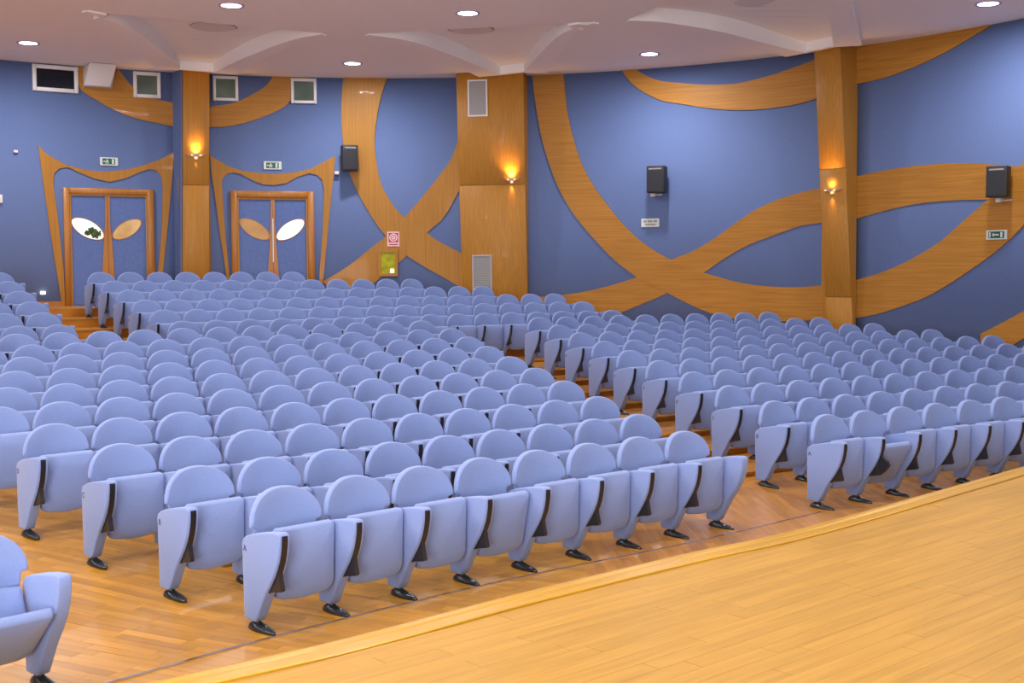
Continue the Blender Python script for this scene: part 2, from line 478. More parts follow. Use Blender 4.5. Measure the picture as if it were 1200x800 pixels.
struct(mesh_obj('stage_base', V, F, M['stage'], stage))
# nosing boards along the edge
prof = [(-0.012, -0.035), (-0.012, -0.006), (-0.004, 0.003), (0.012, 0.009), (0.034, 0.011), (0.06, 0.009), (0.074, 0.006), (0.078, 0.0035), (0.083, 0.006), (0.165, 0.006), (0.172, 0.002), (0.172, -0.035)]
seg_len = 15
i = 0
while i < len(fine) - 1:
    j = min(i + seg_len, len(fine) - 1)
    sub_ = fine[i:j + 1]
    V, F = [], []
    offs = [offset_line(fine, a) for a, _ in prof]
    for q in range(i, j + 1):
        for k, (a, z) in enumerate(prof):
            p = offs[k][q]
            if q == j and j < len(fine) - 1:
                p = p - (fine[j] - fine[j - 1]).normalized() * 0.0015
            V.append(Vector((p.x, p.y, ZS + z)) - SREL)
    m_ = len(prof)
    for q in range(j - i):
        for k in range(m_):
            F.append((q * m_ + k, q * m_ + (k + 1) % m_, (q + 1) * m_ + (k + 1) % m_, (q + 1) * m_ + k))
    F += [tuple(range(m_)), tuple(reversed(range((j - i) * m_, (j - i + 1) * m_)))]
    o = mesh_obj('nosing_board', V, F, M['nosing'], stage)
    i = j

def clip_poly_ok(p, line):
    """True when p lies on the camera side of the stage edge"""
    best = min(range(len(line) - 1), key=lambda i: (line[i] - p).length)
    t = (line[min(best + 1, len(line) - 1)] - line[max(best - 1, 0)]).normalized()
    return (p - line[best]).dot(Vector((t.y, -t.x))) > 0

def in_view(p, mx=40, my=30):
    x, y = project(p)
    return (p - CAMO).dot(fwd) > 0.5 and -mx < x < 1200 + mx and -my < y < 800 + my
def plank_field(parent, rel, ang, w, lrange, zfun, accept, bounds, material, name, stuff_name, max_obj, thick=0.012, gap=0.001, material_sel=None):
    e = Vector((math.cos(math.radians(ang)), math.sin(math.radians(ang)))); f = Vector((-e.y, e.x))
    (u0, u1), (v0, v1) = bounds
    items = []
    v = v0; row = 0
    while v < v1:
        u = u0 + R2(-lrange[1], 0)
        while u < u1:
            L = R2(*lrange)
            c = e * (u + L / 2) + f * (v + w / 2)
            cs = [e * (u + gap) + f * (v + gap / 2), e * (u + L - gap) + f * (v + gap / 2), e * (u + L - gap) + f * (v + w - gap / 2), e * (u + gap) + f * (v + w - gap / 2)]
            if accept(c, cs):
                items.append((c, cs))
            u += L
        v += w; row += 1
    vis = [it for it in items if in_view(Vector((it[0].x, it[0].y, zfun(it[0]))))]
    vis_ids = {id(it) for it in vis}
    vis.sort(key=lambda it: it[0].length)
    singles = vis[:max_obj]; sid = {id(it) for it in singles}
    rest = [it for it in items if id(it) not in sid]
    def geo(cs, base):
        top = [Vector((p.x, p.y, zfun(p))) for p in cs]
        cen = sum((t for t in top), Vector()) / 4
        ins = [t + (cen - t) * (0.0012 / max((cen - t).length, 1e-6)) - Vector((0, 0, 0.0)) for t in top]
        V = [t - base for t in ins] + [t - Vector((0, 0, 0.0012)) - base for t in top] + [t - Vector((0, 0, thick)) - base for t in top]
        F = [(0, 1, 2, 3)] + [(i, 4 + i, 4 + (i + 1) % 4, (i + 1) % 4) for i in range(4)] + [(4 + i, 8 + i, 8 + (i + 1) % 4, 4 + (i + 1) % 4) for i in range(4)]
        return V, F
    for c, cs in singles:
        V, F = geo(cs, rel)
        mesh_obj(name, V, F, material, parent)
    if rest:
        V, F = join([geo(cs, rel) for c, cs in rest])
        o = mesh_obj(stuff_name, V, F, material, parent)
        o['kind'] = 'stuff'
    return len(singles), len(rest)

off_lip = offset_line(fine, 0.165)
def stage_accept(c, cs):
    return -3.5 < c.x < 7.5 and c.y > 2.6 and all(clip_poly_ok(p, off_lip) for p in cs) and c.length < 16
print('stage planks', plank_field(stage, SREL, 42.0, 0.105, (0.9, 1.9), lambda p: ZS, stage_accept, ((-2, 14), (-6, 6.5)), M['stage'], 'plank', 'plank_field', 290))
# audience parquet
def zflo(p):
    r = (Vector((p.x, p.y)) - ARC).length
    return ramp(r)
def aud_ok(c, cs, side):
    if side == 0 and c.x > 1.2: return False
    if side == 1 and c.x < 0.55: return False
    for p in cs:
        d = p - ARC; r = d.length; a = math.atan2(d.x, d.y)
        if r < 38.2: return False
        if r > RSTEP - 0.02 and not (a < A_LEFT - 0.0004 and r < RK(7)): return False
        if (p - WC).length > WR - 0.05: return False
        if a < -1.0 or a > -0.36: return False
        if clip_poly_ok(p, fine): return False
    return c.x > -6.5
print('parquet', plank_field(floor_root, FLOOR_REL, -25.0, 0.075, (0.42, 0.60), lambda p: zflo(p) - 0.0015, lambda c, cs: aud_ok(c, cs, 0), ((-12, 6), (0, 14)), M['floor_a'], 'parquet_strip', 'parquet_field', 220))
print('parquet', plank_field(floor_root, FLOOR_REL, -87.0, 0.075, (0.42, 0.60), zflo, lambda c, cs: aud_ok(c, cs, 1), ((-20, -4), (0, 9)), M['floor_b'], 'parquet_strip', 'parquet_field', 70))
# metal strip let into the parquet in front of the first row
sp_px = [(130, 800), (300, 752), (500, 701.5), (640, 670), (800, 638), (933, 607), (962, 600)]
sl = [on_z(x, y, 0.0) for x, y in sp_px]; sl = [Vector((p.x, p.y)) for p in sl]
sl = [sl[0] - (sl[1] - sl[0]).normalized() * 3.0] + sl
sl = [Vector(p) for p in catmull(sl, 60)]
a_, b_ = offset_line(sl, -0.009), offset_line(sl, 0.009)
V = []
for p, q in zip(a_, b_): V += [Vector((p.x, p.y, 0.0)) , Vector((p.x, p.y, 0.006)), Vector((q.x, q.y, 0.006)), Vector((q.x, q.y, 0.0))]
F = []
for i in range(len(sl) - 1):
    for k in range(4): F.append((4 * i + k, 4 * i + (k + 1) % 4, 4 * i + 4 + (k + 1) % 4, 4 * i + 4 + k))
F += [(0, 1, 2, 3), tuple(4 * (len(sl) - 1) + k for k in (3, 2, 1, 0))]
base = Vector((sl[30].x, sl[30].y, 0))
o = mesh_obj('metal_strip', [Vector(v) - base for v in V], F, M['chrome'], loc=base)
tag(o, 'thin shiny metal strip let into the parquet between front row and stage edge', 'floor strip')

# ------------------------------------------------------------------ seats
def pillow(outline, rings, yfun, n_close=True):
    """outline: closed list of (x,z); rings: list of (scale, profile 0..1); yfun(x,z,prof,side)->y"""
    n = len(outline)
    cx = sum(p[0] for p in outline) / n; cz = sum(p[1] for p in outline) / n
    V, F = [], []
    for side in (1, -1):
        base = len(V)
        for s, pr in rings:
            for x, z in outline:
                xx, zz = cx + (x - cx) * s, cz + (z - cz) * s
                V.append((xx, yfun(xx, zz, pr, side), zz))
        V.append((cx, yfun(cx, cz, 1.0, side), cz))
        for k in range(len(rings) - 1):
            for i in range(n):
                F.append((base + k * n + i, base + k * n + (i + 1) % n, base + (k + 1) * n + (i + 1) % n, base + (k + 1) * n + i))
        k = len(rings) - 1
        for i in range(n): F.append((base + k * n + i, base + k * n + (i + 1) % n, len(V) - 1))
    half = len(V) // 2
    for i in range(n): F.append((i, (i + 1) % n, half + (i + 1) % n, half + i))
    return V, F
RINGS = [(1.0, 0.0), (0.992, 0.35), (0.972, 0.66), (0.935, 0.86), (0.86, 0.95), (0.6, 0.99), (0.3, 1.0)]
HW = 0.262
def dome_outline():
    pts = []
    for i in range(25):
        a = math.pi * i / 24
        c, s = math.cos(a), math.sin(a)
        pts.append((HW * abs(c) ** 0.92 * (1 if c > 0 else -1), 0.605 + 0.218 * s ** 0.93))
    pts += [(-0.228, 0.590), (-0.224, 0.55), (-0.220, 0.52), (-0.12, 0.515), (0.12, 0.515), (0.220, 0.52), (0.224, 0.55), (0.228, 0.590)]
    return pts
def back_mid(x, z): return -0.004 + 0.04 * (0.82 - z) + 0.90 * x * x
def y_dome(x, z, pr, side): return back_mid(x, z) + side * 0.028 * pr
def y_lumbar(x, z, pr, side): return 0.028 + 0.38 * (0.52 - z) + 0.70 * x * x + side * 0.045 * pr
lumb = [(-0.218, 0.28), (-0.20, 0.265), (0.20, 0.265), (0.218, 0.28), (0.220, 0.40), (0.220, 0.505), (0.214, 0.522), (0.0, 0.524), (-0.214, 0.522), (-0.220, 0.505), (-0.220, 0.40)]
def cush_outline():
    pts = []
    hw = 0.214
    for cx_, cz_, r, a0 in ((hw - 0.022, 0.618 - 0.022, 0.022, 0), (-hw + 0.022, 0.618 - 0.022, 0.022, 90)):
        for i in range(5):
            a = math.radians(a0 + 90 * i / 4); pts.append((cx_ + r * math.cos(a), cz_ + r * math.sin(a)))
    for i in range(7):
        a = math.radians(180 + 75 * i / 6); pts.append((-hw + 0.075 + 0.075 * math.cos(a), 0.245 + 0.075 * math.sin(a)))
    pts += [(-0.05, 0.160), (0.0, 0.158), (0.05, 0.160)]
    for i in range(7):
        a = math.radians(285 + 75 * i / 6); pts.append((hw - 0.075 + 0.075 * math.cos(a), 0.245 + 0.075 * math.sin(a)))
    # side midpoints keep the grid even
    return pts
CR = [(1.0, 0.0), (0.99, 0.55), (0.965, 0.85), (0.92, 0.97), (0.6, 1.0), (0.3, 1.0)]
PIV = (0.17, 0.30)
def y_cush(x, z, pr, side):
    mid = 0.196 + 0.105 * min(z, 0.40) + 0.012 * math.sin((z - 0.16) / 0.45 * math.pi)
    return mid + (0.050 if side > 0 else 0.045) * pr
def make_cushion(tilt, name):
    V, F = pillow(cush_outline(), CR, y_cush)
    out = []
    a = math.radians(tilt); c, s = math.cos(a), math.sin(a)
    py, pz = PIV
    py2 = py
    for x, y, z in V:
        dy, dz = y - py, z - pz
        out.append((x, py2 + dy * c + dz * s, pz - dy * s + dz * c))
    return out, F
PROFILE = [(.062, .056), (.058, .20), (.052, .36), (.048, .520), (.058, .545), (.085, .565), (.14, .585), (.22, .603), (.32, .621), (.42, .633), (.450, .630), (.459, .612),
           (.457, .56), (.448, .51), (.434, .46), (.412, .41), (.385, .362), (.345, .305), (.305, .252), (.272, .20), (.240, .145), (.212, .095), (.190, .062), (.175, .054)]
def side_mesh(name, x, w=0.076):
    V, F = prism(PROFILE, -w / 2, w / 2)
    V = [(c + x, a, b) for a, b, c in V]
    o = mesh_obj(name, V, F, M['fabric'])
    return bevel_mesh(o, 0.011, 2, 50)
STRIP = [(.463, .618), (.4655, .60), (.463, .56), (.454, .51), (.440, .458), (.418, .408), (.390, .358), (.352, .305), (.312, .252), (.300, .262), (.34, .312), (.378, .365), (.406, .415), (.428, .465), (.442, .515), (.450, .56), (.452, .60), (.450, .617)]
WEDGE = [(.290, .250), (.302, .256), (.430, .280), (.436, .292), (.420, .345), (.408, .405), (.390, .375), (.34, .31)]

proto = empty('theatre_seat', (0, 0, 0))
parts_src = {}
V, F = pillow(dome_outline(), [(1.0, 0.0), (0.995, 0.40), (0.982, 0.72), (0.960, 0.90), (0.92, 0.97), (0.6, 0.99), (0.3, 1.0)], y_dome); parts_src['headrest'] = mesh_obj('headrest', V, F, M['fabric'], smooth=True)
V, F = pillow(lumb, RINGS, y_lumbar); parts_src['backrest'] = mesh_obj('backrest', V, F, M['fabric'], smooth=True)
V, F = make_cushion(0, 'c'); parts_src['seat_cushion'] = mesh_obj('seat_cushion', V, F, M['fabric'], smooth=True)
parts_src['side_panel'] = side_mesh('side_panel', 0.275)
def extr(poly, x0, x1):
    V, F = prism(poly, x0, x1); return [(c, a, b) for a, b, c in V], F
V, F = extr(STRIP, 0.275 - 0.018, 0.275 + 0.019)
parts_src['slot_strip'] = mesh_obj('slot_strip', V, F, M['black'])
V, F = extr(WEDGE, 0.275 - 0.016, 0.275 + 0.016)
parts_src['folded_tablet'] = mesh_obj('folded_tablet', V, F, M['tablet'])
def foot_geo(x):
    ps = []
    # post
    n = 12; V = []; F = []
    for z, r, yy in ((0.066, 0.020, 0.150), (0.018, 0.024, 0.152)):
        for i in range(n):
            a = 2 * math.pi * i / n; V.append((x + r * math.cos(a), yy + 1.3 * r * math.sin(a), z))
    for i in range(n): F.append((i, (i + 1) % n, n + (i + 1) % n, n + i))
    F += [tuple(range(n)), tuple(reversed(range(n, 2 * n)))]
    ps.append((V, F))
    # long flat shoe, thick by the post, thin at the toe
    V, F = [], []; n = 20
    def sh(s, zf):
        out = []
        for i in range(n):
            a = 2 * math.pi * i / n
            yy = 0.205 + 0.138 * math.sin(a); t = (yy - 0.067) / 0.276
            wdt = 0.052 * (1 - 0.35 * t)
            xx = wdt * math.cos(a)
            out.append((x + xx * s, 0.19 + (yy - 0.19) * s, zf(t)))
        return out
    rings = [sh(1.0, lambda t: 0.0), sh(1.0, lambda t: 0.010), sh(0.9, lambda t: 0.018 + 0.010 * (1 - t)), sh(0.55, lambda t: 0.020 + 0.030 * (1 - t)), sh(0.2, lambda t: 0.020 + 0.038 * (1 - t))]
    for r_ in rings: V += r_
    for k in range(len(rings) - 1):
        for i in range(n): F.append((k * n + i, k * n + (i + 1) % n, (k + 1) * n + (i + 1) % n, (k + 1) * n + i))
    F += [tuple(range(n)), tuple(reversed(range(4 * n, 5 * n)))]
    ps.append((V, F))
    return join(ps)
V, F = foot_geo(0.275); parts_src['foot'] = mesh_obj('foot', V, F, M['foot'], smooth=True)
# end-of-row side panel and foot (at the other side of the seat), opened cushions
end_panel = side_mesh('side_panel', -0.275)
V, F = foot_geo(-0.275); end_foot = mesh_obj('foot', V, F, M['foot'], smooth=True)
V, F = extr([(.287, .262), (.33, .262), (.385, .268), (.435, .288), (.48, .322), (.515, .362), (.528, .382), (.50, .42), (.46, .452), (.42, .472), (.405, .44), (.36, .35), (.32, .30)], 0.275 - 0.017, 0.275 + 0.012)
pivot_cover = mesh_obj('pivot_cover', V, F, M['black'])
tilted = {}
for t in (10, 27, 45):
    V, F = make_cushion(t, 'c'); tilted[t] = mesh_obj('seat_cushion', V, F, M['fabric'], smooth=True)
src = list(parts_src.values()) + [end_panel, end_foot, pivot_cover] + list(tilted.values())
for o in src: COL.objects.unlink(o)
COL.objects.unlink(proto)
def put(src_o, root, name=None):
    c = src_o.copy(); c.parent = root; COL.objects.link(c); return c
# row letters stitched on the outer side of the aisle panels
letter_mesh = {}
def get_letter(ch):
    if ch not in letter_mesh:
        cu = bpy.data.curves.new('row_letter', 'FONT'); cu.body = ch; cu.size = 0.055; cu.extrude = 0.001; cu.align_x = 'CENTER'
        to = bpy.data.objects.new('tmp', cu); COL.objects.link(to)
        bpy.context.view_layer.update()
        me = bpy.data.meshes.new_from_object(to.evaluated_get(bpy.context.evaluated_depsgraph_get()))
        me.name = 'row_letter'; me.materials.clear(); me.materials.append(M['letter'])
        bpy.data.objects.remove(to)
        letter_mesh[ch] = me
    return letter_mesh[ch]

ORD = ['first', 'second', 'third', 'fourth', 'fifth', 'sixth', 'seventh', 'eighth', 'ninth', 'tenth', 'eleventh', 'twelfth', 'thirteenth', 'fourteenth', 'fifteenth', 'sixteenth', 'seventeenth', 'eighteenth']
n_seats = 0
def put_seat(k, a, label, group, last=False, first=False, tilt=0, letter=None):
    global n_seats
    p = arcp(RK(k), a, Z[k - 1])
    root = proto.copy(); COL.objects.link(root)
    root.location = p; root.rotation_euler = (0, 0, math.pi - a)
    tag(root, label, 'seat', group)
    panel = put(parts_src['side_panel'], root)
    for nm, o in parts_src.items():
        if nm == 'side_panel': continue
        if nm == 'seat_cushion' and tilt: o = tilted[tilt]
        put(o, panel if nm in ('slot_strip', 'folded_tablet', 'foot') else root)
    if tilt >= 25: put(pivot_cover, panel)
    if last:
        ep = put(end_panel, root); put(end_foot, ep)
    if first and letter:
        l = bpy.data.objects.new('row_letter', get_letter(letter)); COL.objects.link(l); l.parent = panel
        l.location = (0.275 + 0.0385, 0.085, 0.475); l.rotation_euler = (math.radians(90), 0, math.radians(90))
    n_seats += 1
    return root
def inside(k, a, clear=0.45):
    p = arcp(RK(k), a); return (Vector((p.x, p.y)) - WC).length < WR - clear
def apex_px(k, a):
    return project(arcp(RK(k), a, Z[k - 1] + 0.8))
ROWS = {('C', 1): (8, -0.77054), ('C', 2): (9, -0.772), ('C', 3): (10, -0.77406), ('C', 4): (11, -0.77592), ('C', 5): (12, -0.77766), ('C', 6): (12, -0.76706), ('C', 7): (12, -0.75715), ('C', 8): (12, -0.74733), ('C', 9): (12, -0.73782), ('C', 10): (12, -0.73433), ('R', 1): (6, -0.62643), ('R', 2): (8, -0.61796), ('R', 3): (10, -0.60983), ('R', 4): (11, -0.60159), ('R', 5): (14, -0.59434), ('R', 6): (14, -0.58741), ('R', 7): (13, -0.58048), ('R', 8): (12, -0.57438), ('R', 9): (11, -0.56853), ('R', 10): (10, -0.56315), ('B', 11): (16, -0.67426), ('B', 12): (16, -0.67225), ('B', 13): (16, -0.67063), ('B', 14): (14, -0.66866), ('B', 15): (12, -0.66717), ('B', 16): (8, -0.66558)}
LET = 'ABCDEFGHIJKLMNOPQ'
for (b, k), (n, a0) in ROWS.items():
    st = PITCH_S / RK(k)
    angs = [a0 + j * st for j in range(n)]
    if b == 'C' and k >= 6:
        while apex_px(k, angs[0] - st)[0] > -48 and len(angs) < 18: angs.insert(0, angs[0] - st)
    if b == 'R' and k <= 4:
        while apex_px(k, angs[-1] + st)[0] < 1240: angs.append(angs[-1] + st)
    for j, a in enumerate(angs):
        tilt = 0
        if b == 'C':
            blk, grp = 'centre block', 'seats of the centre block'
            lab = f'folded blue seat, {ORD[len(angs)-1-j]} from the right end, {ORD[k-1]} row of centre block'
        elif b == 'R':
            blk, grp = 'right block', 'seats of the right block'
            lab = f'folded blue seat, {ORD[j]} from the stepped aisle, {ORD[k-1]} row of right block'
        else:
            blk, grp = 'rear block', 'seats of the rear block'
            lab = f'folded blue seat, {ORD[j]} from the left end, {ORD[k-11]} row of rear block'
        if b == 'R' and k == 1 and j == 1:
            tilt = 27; lab = 'half opened blue seat with its cushion tipped forward, second in front row of right block'
        if b == 'C' and k == 1 and j == 3:
            tilt = 10; lab = 'blue seat with a slightly lowered cushion, fourth in front row of centre block'
        last = j == len(angs) - 1
        put_seat(k, a, lab, grp, last=last, first=(j == 0), tilt=tilt, letter=LET[k - 1])
# rear left block across the steps
for k, a_end in ((11, -0.7113), (12, -0.7089), (13, -0.7057), (14, -0.7032), (15, -0.7006), (16, -0.6982)):
    st = PITCH_S / RK(k); a = a_end; j = 0
    while apex_px(k, a)[0] > -35 and inside(k, a, 0.8):
        put_seat(k, a, f'folded blue seat, {ORD[j]} from the lit steps, {ORD[k-11]} row of rear left block', 'seats of the rear left block', last=(j == 0))
        j += 1; a -= st
# near left seat, opened
a = -0.8114 - 0.5 * PITCH_S / RK(1)
put_seat(1, a, 'opened blue seat with lowered cushion, nearest to the camera beside the front aisle', None, last=True, tilt=45)
print('seats', n_seats)

# ------------------------------------------------------------------ wooden bands on the wall
def band(A, B, n, inset, material, label, group='wooden bands curving over the blue wall', cat='wall band', smooth_curve=True, thick=0.03, name='wooden_band'):
    if smooth_curve: a, b = catmull(A, n), catmull(B, n)
    else: a, b = A, B; n = len(A)
    fa = [on_wall(x, y, inset) for x, y in a]; fb = [on_wall(x, y, inset) for x, y in b]
    ba = [on_wall(x, y, inset) for x, y in a]; bb = [on_wall(x, y, inset) for x, y in b]
    def back(p):
        d = Vector((p.x - WC.x, p.y - WC.y)); s = (WR + 0.004) / d.length
        return Vector((WC.x + d.x * s, WC.y + d.y * s, p.z))
    def cross(p, q, m):    # points across, pulled on to the curved wall
        out = []
        for i in range(m + 1):
            c = p.lerp(q, i / m); d = Vector((c.x - WC.x, c.y - WC.y)); s = (WR - inset) / d.length
            out.append(Vector((WC.x + d.x * s, WC.y + d.y * s, c.z)))
        return out
    m_ = 3
    V, F = [], []
    for p, q in zip(fa, fb):
        row = cross(p, q, m_)
        V += row + [back(row[-1]), back(row[0])]
    w = m_ + 3
    for i in range(n - 1):
        for k in range(w):
            F.append((i * w + k, i * w + (k + 1) % w, (i + 1) * w + (k + 1) % w, (i + 1) * w + k))
    F += [tuple(range(w)), tuple(reversed(range((n - 1) * w, n * w)))]
    base = Vector(V[0]); base.z = min(v.z for v in V)
    o = mesh_obj(name, [v - base for v in V], F, material, loc=base)
    tag(o, label, cat, group)
    return o
BND = [
    ([(137, 78), (147, 92), (155, 101), (170, 111), (187, 117), (207, 121)], [(91, 78), (94, 103), (113, 117), (133, 128), (157, 138), (207, 149)], 0.028, 'wood_h', 'short wooden band rising from the left pillar behind the box window'),
    ([(243, 125), (267, 122), (283, 117), (300, 108), (312, 100), (322, 86)], [(243, 149), (267, 148), (290, 143), (313, 135), (333, 125), (345, 112), (358, 98), (366, 86)], 0.028, 'wood_h', 'short wooden band between left pillar and the small square windows'),
    ([(455, 86), (446.7, 113), (441.7, 137), (439, 163), (440.7, 187), (445, 210), (450, 223), (461.7, 242), (474, 255), (485, 263), (497, 270), (513, 282), (545, 299)],
     [(403, 86), (400.7, 110), (400, 140), (403, 175), (410, 203), (420, 227), (432, 248), (443, 265), (455, 280), (465, 290), (476, 299), (500, 314), (520, 325), (545, 340)], 0.030, 'wood_v', 'wide wooden band falling from the ceiling to the middle pillar above the hose cabinet'),
    ([(542, 155), (536, 167), (528, 187), (513, 208), (497, 228), (480, 248), (466, 263), (452, 277), (433, 292), (417, 305), (400, 317), (378, 330)],
     [(545, 215), (537, 225), (528, 242), (517, 258), (502, 271), (490, 284), (478, 298), (468, 307), (453, 319), (440, 330), (425, 341), (405, 352)], 0.024, 'wood_v', 'narrower wooden band slanting down left from the middle pillar'),
    ([(660, 82), (662, 107), (665, 133), (672, 163), (682, 193), (697, 220), (717, 247), (733, 266), (750, 282), (767, 294), (787, 305), (805, 313), (825, 319.5), (850, 327), (877, 333), (910, 336), (943, 336), (975, 333)],
     [(623, 82), (626, 110), (630, 137), (635, 163), (643, 190), (653, 217), (667, 243), (684, 266), (700, 284), (717, 302), (733, 315), (748, 326), (765, 335), (782, 343), (800, 352.5), (820, 362), (843, 370), (867, 374), (913, 376.5), (975, 374)], 0.030, 'wood_h', 'widest wooden band sweeping from the ceiling down to the right pillar'),
    ([(975, 215), (962, 220), (940, 225), (913, 233), (883, 247), (857, 265), (833, 282), (810, 295), (787, 304), (768, 315), (748, 324), (717, 334), (683, 342), (655, 346), (620, 348)],
     [(975, 258), (963, 261), (947, 263), (933, 266), (903, 277), (877, 287), (850, 302), (825, 319), (803, 331), (782, 343), (767, 350), (750, 357), (728, 366), (690, 378), (640, 388)], 0.024, 'wood_h', 'wooden band climbing from behind the rear seats to the right pillar'),
    ([(1000, 207.5), (1033, 200), (1067, 195), (1100, 192), (1133, 191), (1167, 193), (1200, 196), (1260, 205), (1330, 224), (1430, 262)],
     [(1000, 257), (1033, 248), (1067, 240), (1100, 236), (1133, 234), (1157, 234), (1200, 238), (1260, 247), (1330, 268), (1430, 312)], 0.024, 'wood_h', 'wooden band right of the right pillar, under the wall speaker'),
    ([(1000, 329), (1033, 319), (1067, 304), (1100, 284), (1120, 267), (1140, 249), (1157, 234), (1185, 206), (1220, 165), (1250, 118), (1275, 60), (1290, 5)],
     [(1000, 373), (1027, 368), (1053, 360), (1083, 349), (1110, 334), (1140, 314), (1170, 292), (1200, 263), (1250, 205), (1290, 150), (1325, 85), (1345, 10)], 0.030, 'wood_h', 'wooden band climbing right of the right pillar, with the exit sign on it'),
    ([(726, 78), (736, 93), (748, 104), (764, 113), (776, 118), (800, 122), (833, 127), (867, 129), (900, 127), (933, 122), (962, 114)],
     [(742, 78), (748, 83), (760, 90), (776, 95), (796, 97), (820, 99), (845, 99), (867, 97), (900, 89), (933, 78), (962, 67)], 0.028, 'wood_h', 'wooden band hanging like a smile from the ceiling left of the right pillar'),
    ([(998, 99), (1033, 92), (1067, 80), (1100, 65), (1127, 50), (1160, 30)], [(998, 50), (1033, 48), (1067, 42), (1100, 37), (1127, 32), (1158, 26)], 0.028, 'wood_h', 'tapering wooden band along the ceiling right of the right pillar'),
    ([(1149, 391), (1167, 382), (1200, 364), (1260, 328), (1340, 270), (1430, 190)], [(1149, 420), (1177, 410), (1200, 396), (1260, 362), (1350, 300), (1460, 215)], 0.028, 'wood_h', 'cut off piece of wooden band low on the wall behind the last seats'),
]
for A_, B_, ins, mt, lab in BND: band(A_, B_, 44, ins, M[mt], lab)

# door surrounds shaped like a crown
def surround(outer, inner, label):
    band(outer, inner, len(outer), 0.03, M['wood_v'], label, None, 'door surround', False, name='door_surround')
surround([(73, 358), (66, 315), (58, 265), (51, 215), (47.5, 190), (45, 170), (52, 178), (60, 183.5), (77, 193), (100, 199), (123, 201), (147, 199), (170, 193), (187, 187), (204, 178), (203, 195), (201, 218), (197.5, 256), (194, 290), (190.7, 322), (187, 350)],
         [(76.6, 358), (74.5, 315), (69, 265), (63.4, 223), (62.5, 213), (63.5, 203), (70, 197), (80, 196), (93, 202), (110, 209), (128, 213), (147, 209), (163, 202), (175, 198), (184, 200), (189, 207), (190.7, 218), (190, 256), (188, 290), (185, 322), (183, 350)],
         'crown shaped wooden surround with pointed tips round the left door')
surround([(270, 350), (266, 327.6), (258, 275), (252.5, 234), (248, 205), (245.8, 181), (250, 184.5), (254.8, 187), (268, 195), (286, 200.5), (309, 203), (324.5, 204), (347, 201.6), (365, 197), (378.5, 190), (393, 182.5), (391, 205), (388.5, 228), (385, 263.5), (381.5, 300), (378.5, 329), (376, 350)],
         [(271, 350), (269.6, 327.6), (264, 275), (260.6, 224), (260, 213), (261.5, 208), (264.5, 205), (268, 203), (275, 202), (283, 204), (297.5, 212), (308.8, 216), (321, 216.7), (335.8, 214.5), (349, 207), (362.8, 202.8), (371.8, 205), (377.4, 210.6), (379.6, 222), (378, 272.5), (375, 310), (373, 350)],
         'crown shaped wooden surround with pointed tips round the right door')

